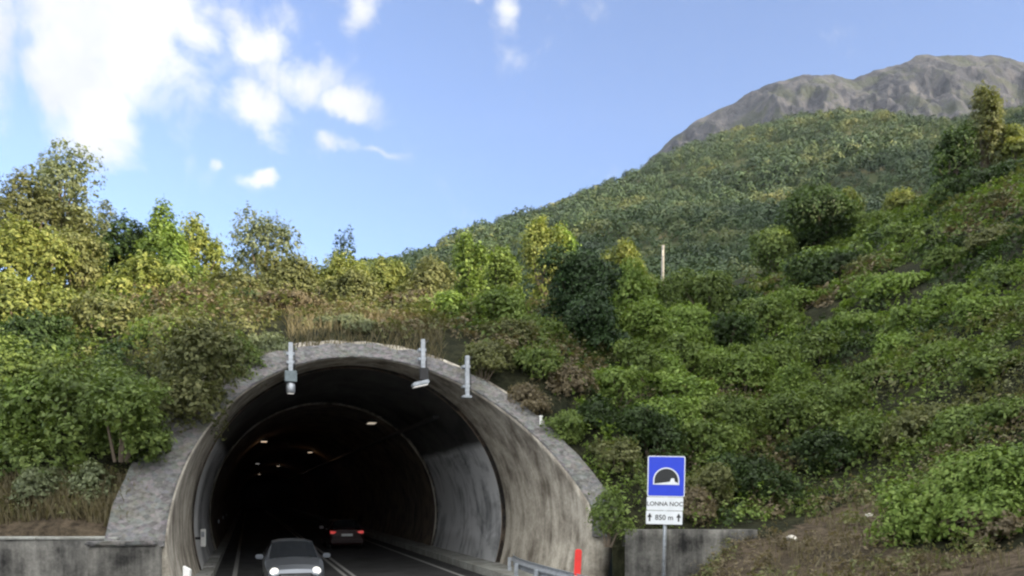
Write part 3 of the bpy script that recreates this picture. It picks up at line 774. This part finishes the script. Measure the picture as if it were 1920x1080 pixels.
def plant(name, kind, cx, ytop, wpx, depth, leaf, label, cat='bush', tree=False, dens=1.0, lobes=9, trunk_frac=.3, group=None, spray=.12, dscale=1.0, fill=.35, yb=None, low=0):
    seed = int(cx*7+ytop*13) % 100000; rng = np.random.default_rng(seed)
    X = (cx-960)/F*depth; zg = float(T(X, depth)); zt = CAMZ+(HOR-ytop)/F*depth
    zg = zg if yb is None else CAMZ+(HOR-yb)/F*depth
    H = max(zt-zg, .7); W = wpx/F*depth
    leaf = leaf*.62
    PLOG.append((name, cx, round(H, 1), round(W, 1), round(zg, 1)))
    D_ = min(W, max(H*1.1, 1.5))*dscale
    o = empty(name, (X, depth, zg)); tag(o, label, cat, group)
    base = H*trunk_frac if tree else 0; hc = H-base
    surf = 2.2*(W*hc+D_*hc+W*D_)*.9
    cnt = int(min(dens*surf*1.0/(leaf*leaf*1.1)*1.0, 42000)); cnt = max(cnt, 500)
    C, Dn, L = crown_pts(W*1.12, D_*1.12, hc*.97, rng, cnt//6, lobes, spray=spray, fill=fill, low=low)
    if not tree and yb is None:                     # skirts follow the slope
        dz = T(X+C[:, 0], depth+C[:, 1])-zg; C[:, 2] += dz*np.clip(1-C[:, 2]/H, 0, 1)
    C[:, 2] += base
    C, Nn = sprigs(C, Dn, leaf, rng)
    NLEAF[0] += len(C)
    link('crown' if tree else 'foliage', quads_mesh('leaves', leaf_quads(C, Nn, leafsize(len(C), leaf, rng), rng)), M[kind], o)
    b = MB(); r0 = max(.05, min(.03*H+.02*W, .28))
    if tree:
        top = base+hc*.62
        pts = [(0, 0, -.3), (r0*.5, 0, base*.6), (r0*.3*rng.normal(), r0, base+hc*.2), (r0*rng.normal(), 0, top)]
        b.tube(pts, [r0*1.2, r0*.9, r0*.65, r0*.2], 8)
        for l in L[:8]:
            s = np.array(pts[2]); e = l[:3]+np.array([0, 0, base]); mdl = (s*.5+e*.5)+np.array([0, 0, -.06*H])
            b.tube([tuple(s*.6+np.array(pts[1])*.4), tuple(mdl), tuple(e)], [r0*.5, r0*.32, r0*.08], 6)
        b.build('trunk', M['bark'], o)
    else:
        for l in L[:7]:
            bx, by = l[0]*.25, l[1]*.25
            b.tube([(bx, by, -.2), (l[0]*.6, l[1]*.6, l[2]*.5), (l[0], l[1], l[2])], [r0*.45, r0*.3, r0*.08], 5)
        b.build('stems', M['bark'], o)
    return o
PLOG = []
def B(kind, cx, ytop, wpx, depth, leaf, label, **k): return plant('shrub', kind, cx, ytop, wpx, depth, leaf, label, **k)
def TR_(kind, cx, ytop, wpx_, depth, leaf, label, **k): return plant('tree', kind, cx, ytop, wpx_*1.12, depth, leaf, label, cat='tree', tree=True, **k)
Dk, Md, Br, Ye, Ol, Bn, Gr = 'leaf_dark', 'leaf_mid', 'leaf_bright', 'leaf_yellow', 'leaf_olive', 'leaf_brown', 'leaf_grey'
#PLANTS
# left bank, near to far
B(Md, 120, 655, 330, 19.4, .08, 'large rounded green bush overhanging the left retaining wall', lobes=18, yb=900, low=8)
B(Br, 40, 690, 190, 19.2, .08, 'bright green bush at the left edge above the retaining wall', lobes=10)
B(Md, 225, 700, 170, 18.4, .075, 'green bush leaning over the left slope of the stone arch', lobes=11, yb=850, low=5)
B(Ol, 362, 588, 175, 20.5, .075, 'brownish green feathery bush beside the upper left of the arch', lobes=14, spray=.3, yb=795, low=7)
B(Md, 438, 622, 115, 23.0, .065, 'green bush draped over the left shoulder of the arch', lobes=12, yb=732, low=5)
B(Md, 300, 600, 150, 24, .09, 'mid green bush behind the bushes at the left of the arch', lobes=9)
B(Gr, 70, 935, 110, 17.6, .06, 'low grey green weed growing behind the left wall coping', lobes=6)
B(Gr, 165, 915, 80, 17.8, .06, 'small grey green weed by dry grass near the stone arch foot', lobes=6)
B(Gr, 500, 625, 105, 24.6, .055, 'low grey green creeper on the upper left of the arch', lobes=7, yb=690)
B(Dk, 60, 585, 220, 25, .10, 'dark green bush under the yellow bushes at the left edge', lobes=10)
B(Ye, 30, 515, 190, 28, .10, 'yellow green sunlit bush at the left edge below the trees', lobes=10, spray=.2)
B(Ol, 190, 555, 170, 28, .10, 'olive brown bush in the middle of the left bank', lobes=10, spray=.25)
B(Dk, 240, 640, 150, 24, .09, 'shadowed dark bush in the hollow of the left bank', lobes=9)
B(Ye, 40, 425, 160, 34, .12, 'pale yellow bush at the left edge just under the tall tree', lobes=10, spray=.2)
B(Ol, 140, 430, 120, 36, .12, 'tawny bush at the foot of the tall sparse tree', lobes=8, spray=.25)
B(Ye, 250, 490, 170, 33, .12, 'sunlit yellow green bush below the dark round tree', lobes=10)
B(Bn, 340, 540, 130, 30, .10, 'brown dry bush on the left bank above the arch', lobes=9, spray=.3)
B(Ol, 430, 505, 150, 33, .11, 'brown and olive bush left of the sparse grey tree', lobes=9, spray=.3)
B(Md, 330, 500, 110, 36, .12, 'green bush below the pointed yellow tree on the left', lobes=8)
TR_(Gr, 108, 262, 122, 43, .13, 'tall sparse pale tree standing highest on the left skyline', dens=.55, lobes=16, trunk_frac=.33, spray=.25)
TR_(Ol, 35, 318, 130, 41, .13, 'olive leafy tree at the left edge of the skyline', lobes=12, trunk_frac=.2)
TR_(Ol, 150, 385, 80, 42, .13, 'thin olive tree right of the tall sparse tree', lobes=8, dens=.8, trunk_frac=.2)
TR_(Gr, 195, 378, 60, 45, .13, 'small grey green tree between the tall tree and the dark round one', lobes=7, dens=.7, trunk_frac=.2)
TR_(Dk, 228, 405, 110, 43, .13, 'dark round dense tree on the left skyline', lobes=10, trunk_frac=.15)
TR_(Br, 300, 374, 80, 42, .13, 'upright bright green tree with rounded top right of the dark tree', lobes=9, trunk_frac=.15)
TR_(Ye, 365, 402, 100, 42, .13, 'pointed yellow green tree sloping down on the left skyline', lobes=10, trunk_frac=.12)
TR_(Br, 330, 420, 70, 40, .12, 'bright green low tree in front of the pointed yellow one', lobes=7, trunk_frac=.1)
TR_(Gr, 495, 402, 130, 47, .13, 'sparse grey green tree alone on the skyline above the arch', dens=.6, lobes=14, trunk_frac=.3, spray=.2)
TR_(Dk, 640, 432, 58, 60, .14, 'small dark rounded tree alone on the skyline above the arch', lobes=11, dens=.45, trunk_frac=.25)
# above the arch
B(Ol, 540, 480, 150, 36, .11, 'olive bush on the crest above the left of the arch', lobes=9, spray=.25)
B(Dk, 470, 545, 150, 31, .10, 'dull dark bush in the shade above the arch left shoulder', lobes=9)
B(Bn, 555, 560, 150, 29, .08, 'brown dry scrub bush just above the left post', lobes=9, spray=.3)
B(Ye, 625, 478, 120, 40, .12, 'yellow brown bush on the crest above the arch crown', lobes=9, spray=.25)
B(Ye, 715, 482, 120, 42, .12, 'rounded golden bush on the crest right of the arch crown', lobes=8)
B(Ol, 665, 510, 130, 35, .10, 'dull olive bush between the golden bushes and the arch crown', lobes=9, spray=.25)
B(Bn, 770, 545, 120, 32, .09, 'brown bush above the floodlight post', lobes=8, spray=.3)
B(Ol, 800, 482, 120, 42, .12, 'pale olive bush left of the slender green tree', lobes=8, spray=.2)
TR_(Br, 876, 436, 70, 44, .12, 'slender bright green tree on the crest against the mountain', lobes=8, trunk_frac=.15)
B(Br, 840, 545, 100, 31, .09, 'bright green bush above the plain metal post', lobes=8)
B(Md, 935, 540, 150, 31, .09, 'mid green bush left of the dark ivy mass', lobes=10, spray=.2)
TR_(Md, 945, 462, 80, 46, .12, 'green tree between the slender tree and the tall yellow tree', lobes=8, trunk_frac=.1)
TR_(Ye, 1015, 410, 85, 46, .12, 'tall golden tree lit by the sun left of the utility pole', lobes=10, trunk_frac=.15)
TR_(Br, 1060, 422, 65, 48, .12, 'small green tree beside the taller golden tree', lobes=7, trunk_frac=.15)
TR_(Ye, 1170, 450, 80, 46, .12, 'golden tree behind the dark ivy mass, near the pole', lobes=9, trunk_frac=.15)
TR_('leaf_ivy', 1085, 468, 140, 33, .085, 'dark ivy covered tree standing out on the slope', lobes=18, trunk_frac=.02, dens=1.5)
B('leaf_ivy', 1112, 535, 120, 31, .08, 'dark lower bulge of ivy under the dark tree', lobes=12, yb=665, dens=1.4)
B(Br, 1190, 505, 120, 38, .10, 'bright green bush at the right of the dark ivy mass', lobes=9)
B(Br, 1215, 560, 130, 33, .09, 'leafy green bush below the utility pole', lobes=9)
# slope right of the arch
B(Ol, 925, 640, 110, 26.5, .07, 'olive brown bush touching the plain metal post', lobes=8, spray=.3)
B(Md, 1010, 655, 130, 26.5, .075, 'green bush on the right slope of the arch', lobes=9, spray=.2)
B(Bn, 1075, 700, 110, 26, .075, 'brown twiggy bush above the right leg of the arch', lobes=8, spray=.35)
B(Br, 1150, 690, 130, 27, .08, 'bright green bramble above the road sign', lobes=9)
B(Dk, 1120, 770, 120, 24.3, .075, 'dark shaded bush right of the arch stone facing', lobes=8)
B(Ol, 1160, 825, 100, 22.6, .065, 'olive weeds between the arch and the road sign', lobes=7, spray=.3)
B(Md, 1138, 915, 85, 18.9, .045, 'small feathery green bush at the foot of the arch left of the sign', lobes=7, spray=.45, yb=1010, dens=.55)
B(Dk, 1230, 770, 150, 25, .08, 'dark bush on the bank directly above the road sign', lobes=9)
B(Ol, 1330, 870, 110, 22.6, .06, 'dry olive bush behind the wall right of the sign', lobes=8, spray=.3)
B(Bn, 1300, 915, 90, 21.6, .05, 'brown dry grassy bush on the wall beside the sign', lobes=7, spray=.4)
B(Dk, 1420, 850, 170, 24, .075, 'dark green bush at the right end of the stained wall', lobes=10)
B(Md, 1330, 790, 170, 26, .085, 'green bramble mound on the bank above the dry bush', lobes=10)
B(Dk, 1560, 800, 200, 26, .085, 'dark shaded bush above the bare earth slope', lobes=11)
B(Md, 1470, 735, 190, 28, .09, 'green bramble mound in the middle of the right bank', lobes=11)
B(Br, 1290, 700, 160, 29, .09, 'light green bramble mound right of the arch', lobes=10)
B(Br, 1390, 660, 190, 31.5, .095, 'light green mound of brambles in mid slope', lobes=11)
B(Md, 1270, 630, 150, 32, .095, 'green bramble mound below the pole and ivy', lobes=10)
B(Md, 1330, 510, 150, 42, .11, 'green bush right of the utility pole', lobes=10, spray=.2)
B(Dk, 1360, 590, 150, 36, .10, 'dark green bush in the hollow right of the pole', lobes=9)
B(Md, 1430, 560, 160, 39, .11, 'round green bush in the middle of the right slope', lobes=10)
B(Dk, 1570, 470, 210, 44, .12, 'big rounded bush with dark underside on the right slope', lobes=12)
B(Br, 1530, 462, 150, 46, .12, 'light green top bush beside the big rounded one', lobes=9)
B(Ol, 1640, 500, 130, 43, .11, 'dull olive bush on the upper right slope', lobes=9, spray=.3)
B(Md, 1540, 620, 170, 34, .10, 'green mound in the centre right of the bank', lobes=10)
B(Br, 1690, 545, 150, 37, .10, 'bright green ridge of bush below the upper earth patch', lobes=10)
B(Md, 1640, 700, 160, 30, .09, 'green bramble mound above the dark shaded bush', lobes=10)
B(Br, 1790, 590, 170, 33, .095, 'light green rounded bush high on the right bank', lobes=11)
B(Br, 1690, 650, 130, 31, .09, 'pale green bush on the diagonal ridge of the right bank', lobes=10)
B(Md, 1880, 575, 150, 32, .095, 'green bush at the right edge in mid height', lobes=10)
B(Ol, 1740, 760, 170, 25, .085, 'dull brownish bush in the hollow of the right bank', lobes=10, spray=.3)
B(Md, 1870, 700, 180, 25, .085, 'mid green bush at the right edge above the big bush', lobes=11)
B(Br, 1815, 845, 330, 17.6, .07, 'big bright green bush low on the right bank', lobes=26, yb=1050, dens=1.5)
B(Br, 1905, 830, 170, 17.0, .07, 'bright green bush at the right edge in front of the bank', lobes=11)
B(Md, 1730, 925, 120, 18.2, .065, 'green bush at the left foot of the big bright bush', lobes=9)
B(Bn, 1840, 985, 130, 16.6, .06, 'dry brown undergrowth below the big bright bush', lobes=8, spray=.3)
# upper right skyline of the slope
TR_(Dk, 1540, 346, 190, 60, .15, 'large dark tree with sunlit top behind the right slope', lobes=14, trunk_frac=.1)
TR_(Ye, 1590, 352, 70, 62, .15, 'yellow green tree top beside the large dark tree', lobes=8, trunk_frac=.1)
TR_(Md, 1450, 425, 100, 58, .14, 'green tree left of the large dark tree on the slope', lobes=9, trunk_frac=.1)
TR_(Md, 1640, 400, 100, 57, .14, 'green round tree right of the large dark tree', lobes=9, trunk_frac=.1)
TR_(Ye, 1692, 356, 75, 64, .15, 'bright yellow sunlit bush tree on the upper slope', lobes=8, trunk_frac=.1)
TR_(Dk, 1785, 240, 70, 58, .15, 'dark narrow tree left of the tallest tree on the right', lobes=12, trunk_frac=.08)
TR_(Ol, 1848, 152, 58, 58, .15, 'tallest tree on the right skyline with sunlit golden side', lobes=14, trunk_frac=.08, spray=.2)
B(Dk, 1830, 318, 140, 51, .13, 'dark bush under the tallest tree on the right', lobes=11)
B(Dk, 1905, 300, 120, 51, .13, 'dark bush at the right edge under the skyline', lobes=10)
TR_(Ye, 1905, 235, 60, 57, .14, 'small yellow tree at the right edge by the tallest tree', lobes=8, trunk_frac=.1)
B(Md, 1760, 350, 80, 53, .13, 'shaded green bush at the foot of the dark narrow tree', lobes=8)
B(Ol, 905, 650, 90, 25.4, .06, 'olive shrub overhanging the collar right of the plain metal post', lobes=8, spray=.3, yb=705, low=3)
B(Bn, 985, 720, 90, 24.4, .055, 'brown twiggy shrub on the edge of the right stone collar', lobes=8, spray=.35, yb=775, low=3)
B(Md, 1060, 770, 90, 23.6, .055, 'green shrub lapping the lower right stone collar', lobes=8, spray=.25, yb=835, low=3)
B(Gr, 650, 592, 110, 26.8, .05, 'low grey green weeds on top of the arch crown', lobes=8, spray=.3, yb=630, low=3)
B(Md, 1250, 522, 130, 50, .10, 'green shrub hiding the foot of the utility pole', lobes=9)
B(Ol, 1890, 420, 130, 43, .10, 'olive shrub at the right edge below the dark skyline bush', lobes=9, spray=.3)
# rounded shrubs scattered over the right bank
XS = [(1010, 590, 120, 29.5, Md, 'round green shrub between the arch and the dark ivy tree'), (960, 600, 100, 28.5, Ol, 'olive shrub high on the right shoulder of the arch'),
 (1240, 660, 110, 30, Br, 'light green round shrub below the right side of the ivy'), (1330, 650, 130, 33, Br, 'pale green round shrub in the middle of the bank under the pole'),
 (1200, 640, 90, 29.5, Md, 'small round green shrub just below the ivy bulge'), (1440, 640, 140, 33, Md, 'round green shrub at mid slope left of the pale ridge'),
 (1490, 690, 130, 30, Br, 'bright round shrub in the centre of the right bank'), (1600, 600, 140, 36, Br, 'bright round shrub below the big rounded bush'),
 (1380, 740, 140, 27.5, Md, 'round green shrub above the right end of the wall'), (1260, 745, 110, 26.5, Br, 'bright shrub up the bank from the road sign'),
 (1560, 720, 140, 28.5, Md, 'green shrub over the dark shaded hollow'), (1620, 770, 130, 26, Md, 'green shrub at the top of the bare earth slope'),
 (1720, 620, 140, 32.5, Br, 'pale rounded shrub on the diagonal ridge'), (1760, 680, 140, 28.5, Br, 'light shrub on the ridge over the brownish hollow'),
 (1850, 640, 150, 29.5, Br, 'light green shrub at the right, above mid height'), (1800, 760, 140, 23, Md, 'green shrub just above the big bright bush'),
 (1900, 770, 150, 22, Md, 'green shrub at the right edge over the bright bush'), (1780, 520, 140, 38, Md, 'green shrub below the upper earth patch'),
 (1870, 500, 140, 37, Ol, 'olive shrub at the right edge near the upper earth patch'), (1700, 470, 110, 45, Md, 'green shrub left of the upper earth patch'),
 (1480, 540, 120, 41, Br, 'light green shrub at the left of the big rounded bush'), (1390, 540, 110, 42, Dk, 'dark shrub up the slope right of the pole'),
 (1290, 570, 110, 36, Br, 'light green shrub right below the foot of the pole'), (1660, 570, 120, 38, Br, 'light round shrub to the right under the big rounded bush')]
for (cx, yt, wp, dp, kd, lb) in XS: B(kd, cx, yt, wp*1.05, dp, .07*max(1, dp/28), lb, lobes=9, spray=.15, dens=1.2)
#ENDPLANTS

# ---------------------------------------------------------------- scrub and grass that nobody could count
rng = np.random.default_rng(11)
def visible_xy(k, y0, y1, ymin=0):
    Y = np.sqrt(rng.uniform(y0*y0, y1*y1, k)); X = rng.uniform(-.70, .82, k)*Y
    return X, Y
def scrub(name, kind, k, leaf, rad, per, sel, y0, y1, label):
    X, Y = visible_xy(k, y0, y1); Z = T(X, Y); px, py = 960+F*X/Y, HOR-F*(Z-CAMZ)/Y
    s, u = xy2su(X, Y)
    ok = sel(px, py, X, Y) & (Z > .3) & ~((np.abs(u) < TR+.85) & (s < S0-.6) & (s > 10)) & ~((np.abs(u) < 4.5) & (s < S0+.25)) & ~((Y < 17.3) & (X < 0))
    X, Y, Z = X[ok], Y[ok], Z[ok]; V = []
    R0 = rad[0]+(rad[1]-rad[0])*rng.random(len(X))**1.8; m = per//5
    D = rng.normal(size=(len(X), m, 3)); D /= np.linalg.norm(D, axis=2)[..., None]; D[..., 2] = np.abs(D[..., 2])
    rr = rng.uniform(.55, 1.1, (len(X), m))
    C = D*rr[..., None]*R0[:, None, None]*np.array([1, 1, 1.05])
    C[..., 0] += X[:, None]; C[..., 1] += Y[:, None]
    zg = T(C[..., 0], C[..., 1]); C[..., 2] += np.minimum(zg, Z[:, None]+.4)
    C = C.reshape(-1, 3); Dn = D.reshape(-1, 3)
    C, Nn = sprigs(C, Dn, leaf*1.1, rng, 5)
    sz = leafsize(len(C), leaf, rng)*np.repeat(np.clip(Y/26, .8, 1.8), m*5)
    NLEAF[0] += len(C)
    tag(link(name, quads_mesh(name, leaf_quads(C, Nn, sz, rng)), M[kind]), label, None, None, 'stuff')
mixn = lambda X, Y, s: fbm(X, Y, 7, 3, s)
scrub('green_scrub', Md, 1800, .056, (.35, 1.2), 230, lambda px, py, X, Y: ~bare(px, py) & ((px > 860) | (px < 420)) & (mixn(X*1.3, Y*1.3, 21) > .0), 17, 62, 'dense green bramble scrub covering both banks')
scrub('dark_scrub', Dk, 1400, .056, (.4, 1.1), 220, lambda px, py, X, Y: ~bare(px, py) & ((px > 860) | (px < 420)) & (mixn(X*1.3, Y*1.3, 21) < .05), 18, 60, 'dark green ivy and bramble deepening the shadow gaps of the banks')  # dark leaf colour in noise patches stands for shade between the mounds
scrub('bright_scrub', Br, 1200, .052, (.35, 1.2), 220, lambda px, py, X, Y: ~bare(px, py) & (px > 1000) & (mixn(X*1.5, Y*1.5, 31) > .15), 18, 55, 'bright green bramble covering the right bank')
scrub('brown_scrub', Bn, 1600, .052, (.35, 1.1), 190, lambda px, py, X, Y: ~bare(px, py) & (((px > 380) & (px < 1000)) | (mixn(X, Y, 41) > .35)), 20, 55, 'brown dry scrub above the tunnel arch')
scrub('olive_scrub', Ol, 1900, .058, (.4, 1.3), 210, lambda px, py, X, Y: ~bare(px, py) & ((px < 950) | (mixn(X, Y, 51) > .45)), 19, 60, 'olive and yellowish scrub on the left bank and crest')
scrub('earth_weeds', Ol, 3000, .045, (.15, .55), 80, lambda px, py, X, Y: bare(px, py) & ((px > 1300) & (mixn(X*2, Y*2, 71) > .0) | (px < 820)), 15, 34, 'low olive weeds scattered over the bare earth')
scrub('earth_twigs', Bn, 2600, .04, (.15, .5), 70, lambda px, py, X, Y: bare(px, py) & ((px > 1300) & (mixn(X*2, Y*2, 81) > .0) | (px < 820)), 15, 34, 'dry brown twigs and weeds on the bare earth')
def grass(name, k, sel, hgt, label):
    X, Y = visible_xy(k, 14, 36); Z = T(X, Y); px, py = 960+F*X/Y, HOR-F*(Z-CAMZ)/Y; s, u = xy2su(X, Y)
    ok = sel(px, py, X, Y) & (Z > .25) & ~((np.abs(u) < TR+.75) & (s < S0-1.0) & (s > 10)) & ~((Y < 17.1) & (X < 0))
    X, Y, Z = X[ok], Y[ok], Z[ok]; k = len(X); h = rng.uniform(.3, 1, k)*hgt*np.where(X > 2, .6, 1)
    a = rng.uniform(0, 6.28, k); wd = .012+.012*rng.random(k); lx, ly = rng.normal(size=(2, k))*h*.35
    V = np.empty((k, 4, 3)); c, s_ = np.cos(a)*wd, np.sin(a)*wd
    V[:, 0] = np.c_[X-c, Y-s_, Z-.03]; V[:, 1] = np.c_[X+c, Y+s_, Z-.03]; V[:, 2] = np.c_[X+lx+c*.3, Y+ly+s_*.3, Z+h]; V[:, 3] = np.c_[X+lx-c*.3, Y+ly-s_*.3, Z+h]
    tag(link(name, quads_mesh(name, V), M['dry_grass']), label, None, None, 'stuff')
grass('dry_grass', 700000, lambda px, py, X, Y: ((bare(px, py) | (px > 540) & (px < 830) & (py > 570)) & (rng.random(len(X)) < np.where(px > 1200, np.where(px > 1430, .05, .0), np.where(px > 400, .13, .9))) & (mixn(X*2, Y*2, 61) > -.35)), .42, 'dry straw coloured grass on the bare parts of the banks')
# pale stones on the bare earth
for i, (px, py, dd, r, lb) in enumerate([(1485, 1027, 19.6, .13, 'small pale stone lying on the bare earth right of the wall'), (1630, 985, 21, .10, 'tiny pale stone higher on the bare earth slope')]):
    X = (px-960)/F*dd; z = float(T(X, dd)); import bmesh
    bm = bmesh.new(); bmesh.ops.create_icosphere(bm, subdivisions=3, radius=r)
    for v in bm.verts: v.co *= 1+.35*mnoise.noise(v.co*9+Vector((i, 0, 0))); v.co.z *= .6
    me = bpy.data.meshes.new('stone'); bm.to_mesh(me); bm.free()
    o = link('stone', me, M['pale_stone']); o.location = (X, dd, z+r*.35); tag(o, lb, 'stone', 'pale stones on the bank')

# ---------------------------------------------------------------- mountain
def interp(x, tab): return np.interp(x, [p[0] for p in tab], [p[1] for p in tab])
RID = [(300, 560), (560, 520), (700, 497), (760, 482), (810, 468), (880, 440), (1000, 400), (1100, 360), (1200, 313), (1290, 268), (1400, 240), (1480, 216), (1560, 203), (1650, 206), (1740, 226), (1830, 212), (1920, 192), (2200, 150), (2800, 100)]
YRD = [(300, 520), (700, 560), (1000, 700), (1290, 900), (1560, 860), (1740, 760), (1920, 720), (2800, 700)]
NXm, NTm = 420, 200
pxs = np.linspace(300, 2700, NXm); ts = np.linspace(0, 1.25, NTm)
PX, TT = np.meshgrid(pxs, ts)
Yr = interp(PX, YRD); YY = 122+(Yr-122)*TT
er = (HOR-interp(PX, RID)-13-10*np.clip((1100-PX)/400, 0, 1)-10*np.clip((PX-1300)/250, 0, 1))/F; e0 = (HOR-585)/F-.08*np.clip((800-PX)/500, 0, 1)
sh = np.where(TT < 1, 1-(1-np.clip(TT, 0, 1))**1.55, 1)
E_ = e0+(er-e0)*sh; back = np.clip(TT-1, 0, 1)
XX = (PX-960)/F*YY; ZZ = CAMZ+E_*YY-back*Yr*.9*.9
spur = fbm(XX*.8+YY*.55, YY*.25-XX*.1, 130, 3, 77)
ZZ += spur*YY*.044*np.clip((PX-650)/450, .25, 1)*np.clip(1-np.abs(TT-.5)/.45, 0, 1)+fbm(XX, YY, 45, 3, 5)*4*np.clip(TT, 0, 1)*(TT < .97)
tag(link('mountain', grid_mesh('mountain', np.stack([XX, YY, ZZ], -1)), M['hill_ground']), 'forested mountain slope behind the tunnel', None, None, 'structure')
def Zm(px, t):
    fi = np.clip((px-300)/2400*(NXm-1), 0, NXm-1.001); fj = np.clip(t/1.25*(NTm-1), 0, NTm-1.001)
    i, j = fi.astype(int), fj.astype(int); return XX[j, i], YY[j, i], ZZ[j, i]
K = 13000; px = rng.uniform(640, 2000, K); t = rng.uniform(.02, 1.015, K)**.85
ii = np.clip(np.round((px-300)/2400*(NXm-1)).astype(int), 0, NXm-1); tj = t/1.25*(NTm-1); jj = np.clip(np.floor(tj).astype(int), 0, NTm-2); fr = tj-jj
bl = lambda G: G[jj, ii]*(1-fr)+G[jj+1, ii]*fr
X = bl(XX)+rng.normal(size=K)*1.5; Y = bl(YY); Z = bl(ZZ)
clear = rng.random(K) < .03
X, Y, Z = X[~clear], Y[~clear], Z[~clear]; K = len(X); m = 92
R0 = (1.3+2.9*rng.random(K)**1.6)*(1+.35*fbm(X, Y, 70, 2, 14))*np.clip(Y/420, .75, 1.35); D = rng.normal(size=(K, m, 3)); D /= np.linalg.norm(D, axis=2)[..., None]; D[..., 2] = np.where(D[..., 2] < -.3, -D[..., 2], D[..., 2])
Z = Z+rng.normal(size=K)*1.6
C = D*(R0[:, None]*rng.uniform(.78, 1.08, (K, m)))[..., None]*np.array([1, 1, 1.25]); C[..., 0] += X[:, None]; C[..., 1] += Y[:, None]; C[..., 2] += (Z+R0*.75)[:, None]
C = C.reshape(-1, 3); Nn = D.reshape(-1, 3)*1.0+rng.normal(size=C.shape)*.22; Nn /= np.linalg.norm(Nn, axis=1)[:, None]
tag(link('forest', quads_mesh('forest', leaf_quads(C, Nn, np.repeat(R0, m)*rng.uniform(.11, .21, len(C)), rng, .7)), M['forest_leaf']), 'dense dark green forest covering the mountain slope', None, None, 'stuff')

# unseen spur added to the right, shaped to shadow the lower forest
xr = np.linspace(700, 1500, 90); yr = np.linspace(-640, 1000, 170); XR, YRr = np.meshgrid(xr, yr)
crest = 940+.15*YRr; hh = 520+.20*np.maximum(YRr-200, -320)+fbm(XR, YRr, 160, 5, 61)*58
hh *= 1/(1+np.exp(-(YRr+400)/22)); ZR = hh*np.clip(1-np.abs(XR-crest)/430, -.2, 1)-6
tag(link('shadow_spur', grid_mesh('shadow_spur', np.stack([XR, YRr, ZR], -1)), M['hill_ground']), 'unseen spur added to shade the lower forest', None, None, 'structure')

# rocky summit
RR = [(1050, 420), (1180, 330), (1235, 285), (1262, 258), (1285, 243), (1300, 226), (1350, 197), (1400, 178), (1460, 152), (1500, 144), (1545, 141), (1600, 145), (1655, 130), (1690, 120), (1715, 108), (1765, 99), (1850, 104), (1920, 112), (2050, 100), (2400, 150), (2800, 260)]
NXr, NTr = 640, 220
pxs = np.linspace(1050, 2800, NXr); ts = np.linspace(0, 1.3, NTr); PX, TT = np.meshgrid(pxs, ts)
Y0r, Yrr = 950, 1650
YY2 = Y0r+(Yrr-Y0r)*TT; XX2 = (PX-960)/F*YY2
er = (HOR-interp(PX, RR))/F; e0 = er*.62-.03
sh = np.where(TT < 1, np.clip(TT, 0, 1)**.9, 1); ZZ2 = CAMZ+(e0+(er-e0)*sh)*YY2-np.clip(TT-1, 0, 1)*900
amp = np.clip(TT*1.2, 0, 1)*np.interp(TT, [0, .8, 1, 1.3], [1, 1, .16, .16])
rg = np.zeros_like(XX2); flat = rg.ravel(); xf, yf, zf = XX2.ravel(), YY2.ravel(), ZZ2.ravel()
for i in range(flat.size): flat[i] = mnoise.ridged_multi_fractal((xf[i]*.0125, yf[i]*.0045, zf[i]*.006), .85, 2.1, 8, 1, 2)
ZZ2 = ZZ2+(rg-1.1)*34*amp+fbm(XX2, YY2, 60, 4, 8)*10*amp
tag(link('rocky_summit', grid_mesh('rocky_summit', np.stack([XX2, YY2, ZZ2], -1), None, False), M['rock']), 'bare grey rocky mountain summit above the forest', None, None, 'structure')

print('LEAVES', NLEAF[0])
for p in PLOG:
    if p[2] <= .75 or p[2] > 9: print('PLANT', p)

# ---------------------------------------------------------------- haze
hb = MB(); hb.box(-1600, 2700, -700, 2700, -2, 1250); m = bpy.data.materials.new('haze_air'); m.use_nodes = True; n = NT(m.node_tree)
pv = n.n('ShaderNodeVolumePrincipled'); pv.inputs['Color'].default_value = (.80, .88, 1, 1); pv.inputs['Density'].default_value = .00004; pv.inputs['Anisotropy'].default_value = .2
n.l(pv.outputs[0], n.n('ShaderNodeOutputMaterial').inputs['Volume'])
tag(hb.build('haze', m), 'thin blue haze in the air', None, None, 'stuff')
